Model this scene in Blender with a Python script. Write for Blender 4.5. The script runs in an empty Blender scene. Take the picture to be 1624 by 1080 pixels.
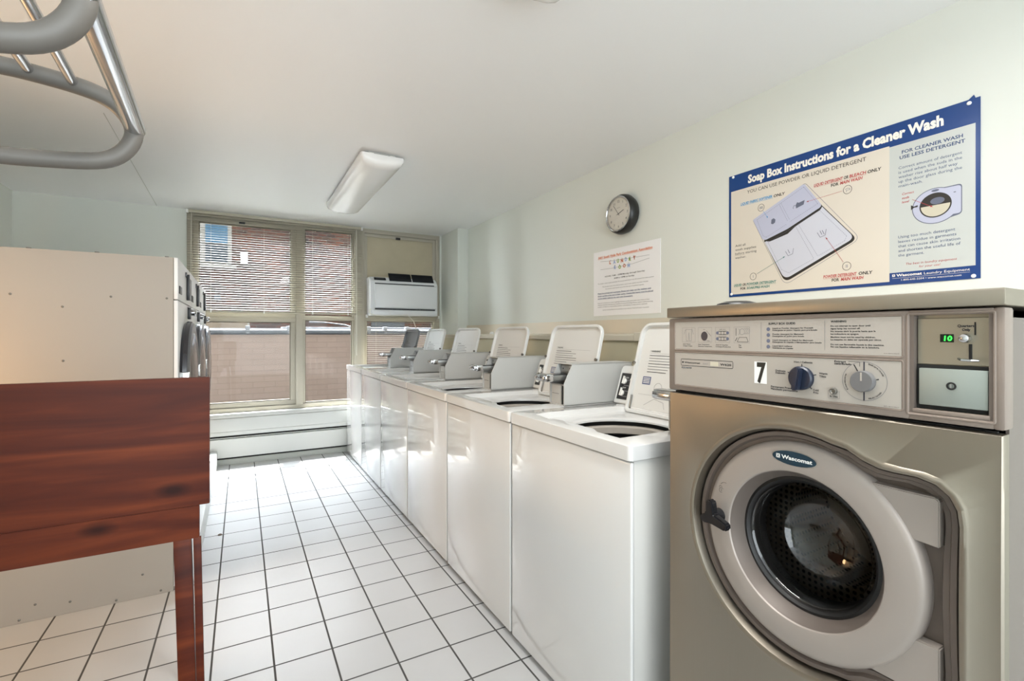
import bpy, bmesh, math, random
from mathutils import Matrix, Vector
PI = math.pi
S = bpy.context.scene
COL = S.collection
random.seed(7)

# ------------------------------------------------------------------ camera
F_PX, YAW, HOR, EYE = 764.26, 0.51151, 530.4, 1.20
cam_d = bpy.data.cameras.new('camera')
cam = bpy.data.objects.new('camera', cam_d); COL.objects.link(cam); S.camera = cam
cam_d.sensor_fit = 'HORIZONTAL'; cam_d.sensor_width = 36.0
cam_d.lens = F_PX / 1624 * 36.0
cam_d.shift_y = -(540 - HOR) / 1624
cam_d.clip_start = 0.02; cam_d.clip_end = 200
cam.location = (0, 0, EYE); cam.rotation_euler = (PI / 2, 0, -YAW)

# ------------------------------------------------------------------ world, sun, lamps, exposure
S.view_settings.view_transform = 'Standard'; S.view_settings.look = 'None'
S.view_settings.exposure = 1.6; S.view_settings.gamma = 1.0; S.view_settings.use_curve_mapping = False
S.cycles.use_denoising = True
S.cycles.max_bounces = 10; S.cycles.diffuse_bounces = 6; S.cycles.glossy_bounces = 5
S.cycles.transparent_max_bounces = 16
S.cycles.sample_clamp_indirect = 6.0; S.cycles.blur_glossy = 0.15
S.cycles.caustics_reflective = False; S.cycles.caustics_refractive = False
w = bpy.data.worlds.new('sky'); S.world = w; w.use_nodes = True
nt = w.node_tree; nt.nodes.clear()
wo = nt.nodes.new('ShaderNodeOutputWorld'); bg = nt.nodes.new('ShaderNodeBackground')
bg.inputs['Color'].default_value = (0.87, 0.93, 1.0, 1); bg.inputs['Strength'].default_value = 13.8
nt.links.new(bg.outputs[0], wo.inputs[0])

def light(name, kind, loc, energy, color=(1, 1, 1), size=1.0, size_y=None, target=None, **kw):
    d = bpy.data.lights.new(name, kind); d.energy = energy; d.color = color
    o = bpy.data.objects.new(name, d); COL.objects.link(o); o.location = loc
    if kind == 'AREA':
        d.size = size
        if size_y: d.shape = 'RECTANGLE'; d.size_y = size_y
    if target is not None:
        o.rotation_euler = (Vector(target) - Vector(loc)).to_track_quat('-Z', 'Y').to_euler()
    for k, v in kw.items(): setattr(d, k, v)
    return o
sun = light('sun', 'SUN', (0, 12, 10), 9, (1.0, 0.95, 0.88), target=(-0.9, 8.5, 2.0)); sun.data.angle = 0.03
# sky coming in through the window opening: a sampling portal only, gives no light of its own
port = light('window_portal', 'AREA', (0.78, 5.46, 1.4), 1, size=2.4, size_y=1.85, target=(0.78, 4.0, 1.4)); port.data.cycles.is_portal = True
# added fill panel behind the camera, then a lamp under the near ceiling light
light('rear_fill', 'AREA', (0.3, -1.8, 1.3), 30, (0.85, 0.93, 1.0), 3.0, 2.0, target=(0.5, 3.0, 1.7))
light('room_lamp_ceiling', 'AREA', (0.765, 0.5, 2.225), 8, (1.0, 0.98, 0.95), 0.22, 1.1, target=(0.765, 0.5, 0))
# warm light of the lit doorway in the left wall, left of the frame
light('room_lamp_warm', 'AREA', (-1.55, 2.45, 1.0), 8, (1.0, 0.62, 0.30), 1.5, 0.3, target=(0, 2.45, 1.1))

# ------------------------------------------------------------------ materials
MATS = {}
def srgb(c):
    if isinstance(c, str):
        c = [int(c[i:i + 2], 16) / 255 for i in (0, 2, 4)]
    return tuple((x / 12.92 if x <= 0.04045 else ((x + 0.055) / 1.055) ** 2.4) for x in c[:3]) + (1,)
def mat(name, col, rough=0.5, metal=0.0, coat=0.0, noise=0.0, nscale=8.0, bump=0.0, bscale=200.0, spec=0.5, stretch=None, emit=0, coat_rough=0.05):
    m = bpy.data.materials.new(name); m.use_nodes = True; n = m.node_tree; b = n.nodes['Principled BSDF']
    c = srgb(col); b.inputs['Base Color'].default_value = c
    b.inputs['Roughness'].default_value = rough; b.inputs['Metallic'].default_value = metal
    b.inputs['Specular IOR Level'].default_value = spec
    b.inputs['Coat Weight'].default_value = coat; b.inputs['Coat Roughness'].default_value = coat_rough
    if emit:
        b.inputs['Emission Color'].default_value = c; b.inputs['Emission Strength'].default_value = emit
    tc = n.nodes.new('ShaderNodeTexCoord'); src = tc.outputs['Object']
    if stretch:
        mp = n.nodes.new('ShaderNodeMapping'); mp.inputs['Scale'].default_value = stretch
        n.links.new(src, mp.inputs[0]); src = mp.outputs[0]
    if noise:
        t = n.nodes.new('ShaderNodeTexNoise'); t.inputs['Scale'].default_value = nscale; t.inputs['Detail'].default_value = 5
        n.links.new(src, t.inputs['Vector'])
        r = n.nodes.new('ShaderNodeMapRange'); r.inputs[3].default_value = 1 - noise; r.inputs[4].default_value = 1 + noise * 0.6
        r.inputs[1].default_value = 0.3; r.inputs[2].default_value = 0.7
        n.links.new(t.outputs[0], r.inputs[0])
        mx = n.nodes.new('ShaderNodeMix'); mx.data_type = 'RGBA'; mx.blend_type = 'MULTIPLY'; mx.inputs[0].default_value = 1
        mx.inputs[6].default_value = c; n.links.new(r.outputs[0], mx.inputs[7]); n.links.new(mx.outputs[2], b.inputs['Base Color'])
    if bump:
        t = n.nodes.new('ShaderNodeTexNoise'); t.inputs['Scale'].default_value = bscale; t.inputs['Detail'].default_value = 3
        n.links.new(src, t.inputs['Vector'])
        bp = n.nodes.new('ShaderNodeBump'); bp.inputs['Strength'].default_value = bump; bp.inputs['Distance'].default_value = 0.002
        n.links.new(t.outputs[0], bp.inputs['Height']); n.links.new(bp.outputs[0], b.inputs['Normal'])
    MATS[name] = m
    return m

def tile_material():
    m = bpy.data.materials.new('floor_tile'); m.use_nodes = True; n = m.node_tree; L = n.links; b = n.nodes['Principled BSDF']
    tc = n.nodes.new('ShaderNodeTexCoord'); sx = n.nodes.new('ShaderNodeSeparateXYZ'); L.new(tc.outputs['Object'], sx.inputs[0])
    def M(op, a, bb=None, c=None):
        q = n.nodes.new('ShaderNodeMath'); q.operation = op
        for i, v in enumerate((a, bb, c)):
            if v is None: continue
            if isinstance(v, (int, float)): q.inputs[i].default_value = v
            else: L.new(v, q.inputs[i])
        return q.outputs[0]
    def edge(out, off, p):
        t = M('DIVIDE', M('SUBTRACT', out, off), p)
        f = M('SUBTRACT', t, M('FLOOR', t))
        d = M('MULTIPLY', M('MINIMUM', f, M('SUBTRACT', 1.0, f)), p)
        return d, M('FLOOR', t)
    dx, ix = edge(sx.outputs[0], -0.095, 0.1989); dy, iy = edge(sx.outputs[1], 2.7575, 0.20385)
    d = M('MINIMUM', dx, dy)
    face = n.nodes.new('ShaderNodeMapRange'); face.inputs[1].default_value = 0.0028; face.inputs[2].default_value = 0.0040
    L.new(d, face.inputs[0])
    cv = n.nodes.new('ShaderNodeCombineXYZ'); L.new(ix, cv.inputs[0]); L.new(iy, cv.inputs[1])
    wn = n.nodes.new('ShaderNodeTexWhiteNoise'); L.new(cv.outputs[0], wn.inputs['Vector'])
    ns = n.nodes.new('ShaderNodeTexNoise'); ns.inputs['Scale'].default_value = 9; ns.inputs['Detail'].default_value = 6; L.new(tc.outputs['Object'], ns.inputs['Vector'])
    v = M('ADD', M('MULTIPLY', wn.outputs['Value'], 0.05), M('MULTIPLY', ns.outputs[0], 0.12))
    hue = n.nodes.new('ShaderNodeMix'); hue.data_type = 'RGBA'; L.new(v, hue.inputs[0])
    hue.inputs[6].default_value = srgb('bdbdbd'); hue.inputs[7].default_value = srgb('9a958f')
    mx = n.nodes.new('ShaderNodeMix'); mx.data_type = 'RGBA'; L.new(face.outputs[0], mx.inputs[0])
    mx.inputs[6].default_value = srgb('474644'); L.new(hue.outputs[2], mx.inputs[7]); L.new(mx.outputs[2], b.inputs['Base Color'])
    r = n.nodes.new('ShaderNodeMapRange'); r.inputs[3].default_value = 0.85; r.inputs[4].default_value = 0.36; L.new(face.outputs[0], r.inputs[0]); L.new(r.outputs[0], b.inputs['Roughness'])
    fn = n.nodes.new('ShaderNodeTexNoise'); fn.inputs['Scale'].default_value = 220; L.new(tc.outputs['Object'], fn.inputs['Vector'])
    h = M('ADD', M('MULTIPLY', face.outputs[0], 1.0), M('MULTIPLY', fn.outputs[0], 0.25))
    bp = n.nodes.new('ShaderNodeBump'); bp.inputs['Strength'].default_value = 0.5; bp.inputs['Distance'].default_value = 0.0015
    L.new(h, bp.inputs['Height']); L.new(bp.outputs[0], b.inputs['Normal'])
    MATS['floor_tile'] = m
def brick_material(name, c1, c2, mortar, bw, bh, ms, rough=0.85, mix_noise=None, bias=0.0):
    m = bpy.data.materials.new(name); m.use_nodes = True; n = m.node_tree; L = n.links; b = n.nodes['Principled BSDF']
    b.inputs['Roughness'].default_value = rough
    tc = n.nodes.new('ShaderNodeTexCoord'); mp = n.nodes.new('ShaderNodeMapping'); mp.inputs['Rotation'].default_value = (-PI / 2, 0, 0)
    L.new(tc.outputs['Object'], mp.inputs[0])
    br = n.nodes.new('ShaderNodeTexBrick'); L.new(mp.outputs[0], br.inputs['Vector'])
    br.inputs['Scale'].default_value = 1; br.inputs['Brick Width'].default_value = bw; br.inputs['Row Height'].default_value = bh
    br.inputs['Mortar Size'].default_value = ms; br.inputs['Mortar Smooth'].default_value = 0.1; br.inputs['Bias'].default_value = bias
    br.inputs['Mortar'].default_value = srgb(mortar)
    ns = n.nodes.new('ShaderNodeTexNoise'); ns.inputs['Scale'].default_value = 0.55; ns.inputs['Detail'].default_value = 4; L.new(tc.outputs['Object'], ns.inputs['Vector'])
    rr = n.nodes.new('ShaderNodeMapRange'); rr.inputs[1].default_value = 0.42; rr.inputs[2].default_value = 0.6; L.new(ns.outputs[0], rr.inputs[0])
    for k, cs in ((1, c1), (2, c2)):
        q = n.nodes.new('ShaderNodeMix'); q.data_type = 'RGBA'; L.new(rr.outputs[0], q.inputs[0])
        q.inputs[6].default_value = srgb(cs); q.inputs[7].default_value = srgb(mix_noise[k - 1] if mix_noise else cs)
        L.new(q.outputs[2], br.inputs['Color%d' % k])
    L.new(br.outputs['Color'], b.inputs['Base Color'])
    bp = n.nodes.new('ShaderNodeBump'); bp.inputs['Strength'].default_value = 0.5; bp.inputs['Distance'].default_value = 0.01; bp.invert = True
    L.new(br.outputs['Fac'], bp.inputs['Height']); L.new(bp.outputs[0], b.inputs['Normal'])
    MATS[name] = m
def wood_material():
    m = bpy.data.materials.new('red_wood'); m.use_nodes = True; n = m.node_tree; L = n.links; b = n.nodes['Principled BSDF']
    tc = n.nodes.new('ShaderNodeTexCoord'); mp = n.nodes.new('ShaderNodeMapping'); mp.inputs['Scale'].default_value = (0.9, 6, 9); L.new(tc.outputs['Object'], mp.inputs[0])
    ns = n.nodes.new('ShaderNodeTexNoise'); ns.inputs['Scale'].default_value = 2.2; ns.inputs['Detail'].default_value = 8; ns.inputs['Distortion'].default_value = 0.5; L.new(mp.outputs[0], ns.inputs['Vector'])
    cr = n.nodes.new('ShaderNodeValToRGB'); e = cr.color_ramp.elements
    e[0].position = 0.30; e[0].color = srgb('36140c'); e[1].position = 0.74; e[1].color = srgb('6c3218')
    k = cr.color_ramp.elements.new(0.5); k.color = srgb('4c1e0f')
    L.new(ns.outputs[0], cr.inputs[0])
    # knots
    mp2 = n.nodes.new('ShaderNodeMapping'); mp2.inputs['Scale'].default_value = (4.5, 4.5, 9); L.new(tc.outputs['Object'], mp2.inputs[0])
    vo = n.nodes.new('ShaderNodeTexVoronoi'); vo.inputs['Scale'].default_value = 1.0; L.new(mp2.outputs[0], vo.inputs['Vector'])
    kr = n.nodes.new('ShaderNodeMapRange'); kr.inputs[1].default_value = 0.07; kr.inputs[2].default_value = 0.2; kr.inputs[3].default_value = 0.3; kr.inputs[4].default_value = 1.0; L.new(vo.outputs['Distance'], kr.inputs[0])
    mx = n.nodes.new('ShaderNodeMix'); mx.data_type = 'RGBA'; mx.blend_type = 'MULTIPLY'; mx.inputs[0].default_value = 1
    L.new(cr.outputs[0], mx.inputs[6]); L.new(kr.outputs[0], mx.inputs[7]); L.new(mx.outputs[2], b.inputs['Base Color'])
    b.inputs['Roughness'].default_value = 0.38; b.inputs['Specular IOR Level'].default_value = 0.15
    MATS['red_wood'] = m
def glass_material(name, tint=(1, 1, 1), refl=0.08, rough=0.02, edge=0.6):
    m = bpy.data.materials.new(name); m.use_nodes = True; n = m.node_tree; L = n.links; n.nodes.clear()
    o = n.nodes.new('ShaderNodeOutputMaterial'); t = n.nodes.new('ShaderNodeBsdfTransparent'); t.inputs[0].default_value = tint + (1,)
    g = n.nodes.new('ShaderNodeBsdfGlossy'); g.inputs['Roughness'].default_value = rough
    lw = n.nodes.new('ShaderNodeLayerWeight'); lw.inputs[0].default_value = 0.25
    mr = n.nodes.new('ShaderNodeMapRange'); mr.inputs[3].default_value = refl; mr.inputs[4].default_value = edge; L.new(lw.outputs['Fresnel'], mr.inputs[0])
    mx = n.nodes.new('ShaderNodeMixShader'); L.new(mr.outputs[0], mx.inputs[0]); L.new(t.outputs[0], mx.inputs[1]); L.new(g.outputs[0], mx.inputs[2])
    L.new(mx.outputs[0], o.inputs[0]); MATS[name] = m
def steel_material(name, col, rough, axis):
    m = mat(name, col, rough, 1.0); n = m.node_tree; L = n.links; b = n.nodes['Principled BSDF']
    tc = n.nodes.new('ShaderNodeTexCoord'); mp = n.nodes.new('ShaderNodeMapping'); mp.inputs['Scale'].default_value = axis; L.new(tc.outputs['Object'], mp.inputs[0])
    ns = n.nodes.new('ShaderNodeTexNoise'); ns.inputs['Scale'].default_value = 1.0; ns.inputs['Detail'].default_value = 4; L.new(mp.outputs[0], ns.inputs['Vector'])
    r = n.nodes.new('ShaderNodeMapRange'); r.inputs[3].default_value = rough - 0.07; r.inputs[4].default_value = rough + 0.07; L.new(ns.outputs[0], r.inputs[0]); L.new(r.outputs[0], b.inputs['Roughness'])
    bp = n.nodes.new('ShaderNodeBump'); bp.inputs['Strength'].default_value = 0.06; bp.inputs['Distance'].default_value = 0.0006
    L.new(ns.outputs[0], bp.inputs['Height']); L.new(bp.outputs[0], b.inputs['Normal'])
def drum_material():
    m = mat('drum_metal', '8a8278', 0.35, 0.9); n = m.node_tree; L = n.links; b = n.nodes['Principled BSDF']
    tc = n.nodes.new('ShaderNodeTexCoord'); vo = n.nodes.new('ShaderNodeTexVoronoi'); vo.inputs['Scale'].default_value = 75; vo.inputs['Randomness'].default_value = 0.0
    L.new(tc.outputs['Object'], vo.inputs['Vector'])
    r = n.nodes.new('ShaderNodeMapRange'); r.inputs[1].default_value = 0.25; r.inputs[2].default_value = 0.38; L.new(vo.outputs['Distance'], r.inputs[0])
    mx = n.nodes.new('ShaderNodeMix'); mx.data_type = 'RGBA'; L.new(r.outputs[0], mx.inputs[0]); mx.inputs[6].default_value = srgb('0d0c0b'); mx.inputs[7].default_value = srgb('a89c8c'); L.new(mx.outputs[2], b.inputs['Base Color'])

tile_material(); wood_material(); drum_material()
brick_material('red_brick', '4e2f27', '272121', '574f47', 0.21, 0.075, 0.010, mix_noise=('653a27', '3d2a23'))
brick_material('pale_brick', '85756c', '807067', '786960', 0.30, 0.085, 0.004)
glass_material('window_glass', (0.97, 0.98, 0.98), 0.008, 0.0, 0.15)
glass_material('dark_glass', (0.72, 0.70, 0.68), 0.07, 0.03)
glass_material('clock_glass', (1, 1, 1), 0.04)
steel_material('brushed_steel', '9f978a', 0.42, (700, 6, 6))
steel_material('steel_trim', 'c9c1b4', 0.22, (6, 6, 400))
mat('wall_paint', 'dcdfd8', 0.62, bump=0.15, bscale=90)
mat('ceiling_paint', 'eeeff0', 0.42, bump=0.08, bscale=60)
mat('ledge_paint', 'd9cfbc', 0.5)
mat('ledge_wall', 'cfc6aa', 0.6)
mat('frame_paint', 'b5afa0', 0.5)
mat('frame_dark', '6c6454', 0.6)
mat('board_paint', 'bdb39a', 0.7, noise=0.05)
mat('blind_cream', 'b3ad9b', 0.45)
mat('sill_white', 'bcbdba', 0.4)
mat('heater_white', 'c2c4c1', 0.4)
mat('dark_gap', '1a1a19', 0.8)
mat('base_trim', 'a9aca6', 0.5)
mat('enamel', 'd8d7d5', 0.25, coat=1.0, spec=0.4, coat_rough=0.015)
mat('enamel_side', 'cfcdc8', 0.3)
mat('lid_enamel', 'd6d7d5', 0.3)
mat('lid_backlit', '6d7073', 0.35)  # darker copy of the lid enamel, backlit shade put into the colour
mat('coin_paint', 'bebebb', 0.42)
mat('coin_inner', 'b9bab8', 0.4)
mat('chrome', 'cfd0d2', 0.16, 1.0)
mat('satin_metal', 'a7a8a6', 0.35, 0.9)
mat('black_plastic', '17171a', 0.32)
mat('black_label', '1f1f20', 0.4)
mat('label_white', 'eeeeea', 0.5)
mat('ink', '2b2b2f', 0.7)
mat('ink_soft', '77777a', 0.7)
mat('ink_blue', '5a6486', 0.7)
mat('tub_plastic', 'b5ada3', 0.4)
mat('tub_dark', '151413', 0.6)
mat('console_plastic', '84776d', 0.45, bump=0.05, bscale=500)
mat('console_plate', 'a9a299', 0.5)
mat('door_plastic', '9f958d', 0.42, metal=0.15)
mat('ring_plastic', '6f655e', 0.4, metal=0.15)
mat('recess_plastic', '6b5f57', 0.42)
mat('gasket', '1c1b1b', 0.5)
mat('navy_plastic', '1d2536', 0.35)
mat('dial_grey', '6c6b6b', 0.45)
mat('badge_blue', '12303f', 0.3, coat=0.5)
mat('badge_silver', 'b9b5ab', 0.3, 0.6)
mat('coin_plate', 'a39c8c', 0.38, 0.7, noise=0.06)
mat('coin_drawer', 'a4aca6', 0.45, 0.5, noise=0.06)
mat('led_green', '20e030', 0.4, emit=2.2)
mat('led_window', '031006', 0.2)
mat('paper_cream', 'd9d1c4', 0.28, noise=0.02, nscale=4)
mat('paper_grey', 'c3c7c4', 0.28)
mat('paper_white', 'f2f2f3', 0.3)
mat('poster_blue', '063c7c', 0.28)
mat('print_white', 'f3efe6', 0.4)
mat('print_red', 'b23a3a', 0.5)
mat('print_cyan', '2293cc', 0.5)
mat('print_teal', '17756c', 0.5)
mat('print_navy', '23406e', 0.5)
mat('print_lilac', 'b9bcd0', 0.4)
mat('print_lilac_light', 'c9cbd6', 0.4)
mat('print_slate', '62677a', 0.5)
mat('print_black', '24221f', 0.5)
mat('print_orange', 'e59a80', 0.5)
mat('print_green', '8aa83a', 0.5)
mat('print_periwinkle', '9fb4dc', 0.5)
mat('print_rust', 'c4633a', 0.5)
mat('print_foam', 'c9c2ae', 0.5)
mat('tack_white', 'f2f2f0', 0.3)
mat('clock_black', '1b1c1c', 0.35)
mat('clock_face', 'f1efe6', 0.5)
mat('diffuser', 'f0f0f0', 0.22, coat=0.3)
mat('fixture_metal', 'd6d5cf', 0.5)
mat('rack_grey', '645f59', 0.45)
mat('dryer_side', 'aca398', 0.5, bump=0.05, bscale=300)
mat('rim_metal', '808186', 0.28, 0.85)
mat('dryer_white', 'e9e9e8', 0.3)
mat('screw_grey', '77746e', 0.4, 0.7)
mat('dryer_dark', '23242c', 0.25, coat=0.4)
mat('ac_white', 'e6e8ea', 0.35)
mat('ac_black', '17191f', 0.4)
mat('ac_dark', '3a3d40', 0.4)
mat('cord_white', 'e0ded4', 0.5)
mat('roof_white', '74777c', 0.7)
mat('pipe_grey', '3c4046', 0.45)
mat('concrete', '857a6a', 0.9, noise=0.15, nscale=3)
mat('trim_white', '8c8a82', 0.7)
mat('blue_shade', '3a6078', 0.5)
mat('blue_dark', '1c2b35', 0.3)
mat('vent_grey', '555b60', 0.6)
mat('lint', '6e5d50', 0.9)
mat('curb_white', 'dfe1e0', 0.5)
mat('asphalt', '4a4946', 0.9)
mat('facade_blocker', '4e4a47', 0.9)

# ------------------------------------------------------------------ mesh helpers
class MB:
    def __init__(s): s.v = []; s.f = []; s.m = []; s.mats = []; s.xf = Matrix.Identity(4)
    def mi(s, m):
        if m not in s.mats: s.mats.append(m)
        return s.mats.index(m)
    def add(s, vs, fs, m):
        n = len(s.v); k = s.mi(m)
        s.v += [tuple(s.xf @ Vector(p)) for p in vs]; s.f += [tuple(i + n for i in f) for f in fs]; s.m += [k] * len(fs)
        return s
    def bm(s, b, m):
        b.verts.index_update(); s.add([v.co[:] for v in b.verts], [[v.index for v in f.verts] for f in b.faces], m); b.free(); return s
    def box(s, x0, x1, y0, y1, z0, z1, m, bev=0.0, seg=2):
        b = bmesh.new(); bmesh.ops.create_cube(b, size=1.0)
        for v in b.verts: v.co = Vector(((x0 + x1) / 2 + v.co.x * (x1 - x0), (y0 + y1) / 2 + v.co.y * (y1 - y0), (z0 + z1) / 2 + v.co.z * (z1 - z0)))
        if bev: bmesh.ops.bevel(b, geom=list(b.edges), offset=min(bev, 0.45 * min(abs(x1 - x0), abs(y1 - y0), abs(z1 - z0))), segments=seg, affect='EDGES', profile=0.5)
        return s.bm(b, m)
    def prism(s, pts, h0, h1, m, axis='y', bev=0.0):
        """polygon pts=(a,b) extruded: axis y -> (a,h,b); axis x -> (h,a,b); axis z -> (a,b,h)"""
        P = {'y': lambda a, b, h: (a, h, b), 'x': lambda a, b, h: (h, a, b), 'z': lambda a, b, h: (a, b, h)}[axis]
        b = bmesh.new(); lo = [b.verts.new(P(a, c, h0)) for a, c in pts]; hi = [b.verts.new(P(a, c, h1)) for a, c in pts]
        n = len(pts); b.faces.new(lo); b.faces.new(hi[::-1])
        for i in range(n): b.faces.new((lo[i], hi[i], hi[(i + 1) % n], lo[(i + 1) % n]))
        bmesh.ops.recalc_face_normals(b, faces=b.faces)
        if bev: bmesh.ops.bevel(b, geom=list(b.edges), offset=bev, segments=2, affect='EDGES')
        return s.bm(b, m)
    def loops(s, L, m, cap0=False, cap1=False, closed=True):
        n = len(L[0]); vs = [p for l in L for p in l]; fs = []
        for k in range(len(L) - 1):
            for i in range(n if closed else n - 1):
                j = (i + 1) % n; fs.append((k * n + i, k * n + j, (k + 1) * n + j, (k + 1) * n + i))
        if cap0: fs.append(tuple(range(n))[::-1])
        if cap1: fs.append(tuple((len(L) - 1) * n + i for i in range(n)))
        return s.add(vs, fs, m)
    def tube(s, pts, r, m, seg=10, closed=False):
        P = [Vector(p) for p in pts]; L = []; n = len(P); up = None
        for i, p in enumerate(P):
            a = P[i - 1] if (i or closed) else P[0]; c = P[(i + 1) % n] if (i < n - 1 or closed) else P[-1]
            t = (c - a).normalized()
            if up is None: up = Vector((0, 0, 1)) if abs(t.z) < 0.9 else Vector((1, 0, 0))
            u = (up - t * up.dot(t)).normalized(); up = u; w_ = t.cross(u)
            L.append([tuple(p + (u * math.cos(q) + w_ * math.sin(q)) * r) for q in (2 * PI * k / seg for k in range(seg))])
        if closed: L.append(L[0]); return s.loops(L, m)
        return s.loops(L, m, True, True)
    def lathe(s, prof, c, m, axis='y', seg=48, cap0=False, cap1=False):
        """prof=(r,h); axis y: circle in xz about (cx,cz) with h along y"""
        L = []
        for r, h in prof:
            l = []
            for k in range(seg):
                q = 2 * PI * k / seg; a, b = r * math.cos(q), r * math.sin(q)
                l.append((c[0] + a, c[1] + h, c[2] + b) if axis == 'y' else ((c[0] + a, c[1] + b, c[2] + h) if axis == 'z' else (c[0] + h, c[1] + a, c[2] + b)))
            L.append(l)
        return s.loops(L, m, cap0, cap1)
    def poly(s, pts, y, m):          # flat polygon facing -y
        return s.add([(a, y, b) for a, b in pts], [tuple(range(len(pts)))], m)
    def rect(s, u0, u1, v0, v1, y, m): return s.poly([(u0, v0), (u1, v0), (u1, v1), (u0, v1)], y, m)
    def disc(s, u, v, r, y, m, n=20, ry=None):
        ry = ry or r; return s.poly([(u + r * math.cos(2 * PI * k / n), v + ry * math.sin(2 * PI * k / n)) for k in range(n)], y, m)
    def line(s, a, b, wd, y, m):
        d = Vector((b[0] - a[0], b[1] - a[1])); 
        if d.length < 1e-9: return s
        p = Vector((-d.y, d.x)).normalized() * wd / 2
        return s.poly([(a[0] + p.x, a[1] + p.y), (a[0] - p.x, a[1] - p.y), (b[0] - p.x, b[1] - p.y), (b[0] + p.x, b[1] + p.y)], y, m)
    def path(s, pts, wd, y, m, closed=False, dash=None):
        Q = list(pts) + ([pts[0]] if closed else [])
        for a, b in zip(Q, Q[1:]):
            if dash:
                L_ = math.dist(a, b); t = 0.0
                while t < L_:
                    e = min(t + dash * 0.6, L_); f = lambda q: (a[0] + (b[0] - a[0]) * q / L_, a[1] + (b[1] - a[1]) * q / L_)
                    s.line(f(t), f(e), wd, y, m); t += dash
            else: s.line(a, b, wd, y, m)
        return s
    def ring(s, u, v, r, wd, y, m, n=28, a0=0, a1=2 * PI, ry=None):
        ry = ry or r; return s.path([(u + r * math.cos(a0 + (a1 - a0) * k / n), v + ry * math.sin(a0 + (a1 - a0) * k / n)) for k in range(n + 1)], wd, y, m)
    def text(s, body, u, v, h, m, y, width=None, align='l', bold=0.0, slant=0.0, rot=0.0, font=None):
        T, x0, x1 = text_geo(body, bold)
        sc = h / CAPH; sx = (width / (x1 - x0)) if width else sc
        off = {'l': 0, 'c': -0.5, 'r': -1}[align] * (x1 - x0) * sx
        c_, s_ = math.cos(rot), math.sin(rot)
        vs = []
        for (a, b) in T[0]:
            p, q = (a - x0) * sx + off + b * sc * slant, b * sc
            vs.append((u + p * c_ - q * s_, y, v + p * s_ + q * c_))
        return s.add(vs, T[1], m)
    def build(s, name, parent=None, smooth=35, kind=None, label=None):
        me = bpy.data.meshes.new(name); me.from_pydata(s.v, [], s.f)
        for k in s.mats: me.materials.append(MATS[k])
        me.polygons.foreach_set('material_index', s.m)
        b = bmesh.new(); b.from_mesh(me); bmesh.ops.remove_doubles(b, verts=b.verts, dist=1e-6); bmesh.ops.recalc_face_normals(b, faces=b.faces); b.to_mesh(me); b.free()
        if smooth:
            me.shade_smooth(); me.set_sharp_from_angle(angle=math.radians(smooth))
        o = bpy.data.objects.new(name, me); COL.objects.link(o)
        if parent: o.parent = parent
        if kind: o['kind'] = kind
        if label: o['label'] = label
        return o
_tc = {}
def text_geo(body, bold=0.0):
    k = (body, bold)
    if k in _tc: return _tc[k]
    c = bpy.data.curves.new('t', 'FONT'); c.body = body; c.size = 1.0; c.resolution_u = 2; c.offset = bold; c.fill_mode = 'FRONT'
    o = bpy.data.objects.new('t', c); COL.objects.link(o)
    dg = bpy.context.evaluated_depsgraph_get(); dg.update()
    me = bpy.data.meshes.new_from_object(o.evaluated_get(dg))
    vs = [(v.co.x, v.co.y) for v in me.vertices]; fs = [tuple(p.vertices) for p in me.polygons]
    bpy.data.objects.remove(o); bpy.data.curves.remove(c); bpy.data.meshes.remove(me)
    xs = [p[0] for p in vs] or [0, 1]
    _tc[k] = ((vs, fs), min(xs), max(xs)); return _tc[k]
CAPH = max(p[1] for p in text_geo('H')[0][0])

def thing(name, label, cat, loc=(0, 0, 0), rz=0.0, group=None):
    o = bpy.data.objects.new(name, None); o.empty_display_size = 0.1; COL.objects.link(o); o.location = loc; o.rotation_euler = (0, 0, rz)
    tag(o, label, cat, group); return o
def tag(o, label, cat, group=None):
    o['label'] = label; o['category'] = cat
    if group: o['group'] = group
    return o
def dup(root, loc, rz=None, label=None, skip=()):
    def cp(o, par):
        c = o.copy(); COL.objects.link(c)
        if par: c.parent = par
        for ch in list(o.children): cp(ch, c)
        return c
    r = cp(root, None); r.location = loc
    if rz is not None: r.rotation_euler = (0, 0, rz)
    if label: r['label'] = label
    return r
def struct(name, mb, parent=None, smooth=35): return mb.build(name, parent, smooth, kind='structure')
R90 = PI / 2
def rrect(x0, x1, y0, y1, r, n=6):
    P = []
    rs = r if isinstance(r, (tuple, list)) else (r,) * 4     # corners: x1y0? order: (x1,y1),(x0,y1),(x0,y0),(x1,y0)
    for (cx, cy, sx, sy, a0), rr in zip(((x1, y1, -1, -1, 0), (x0, y1, 1, -1, 90), (x0, y0, 1, 1, 180), (x1, y0, -1, 1, 270)), rs):
        for k in range(n + 1):
            a = math.radians(a0 + 90 * k / n); P.append((cx + sx * rr + rr * math.cos(a), cy + sy * rr + rr * math.sin(a)))
    return P

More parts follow.
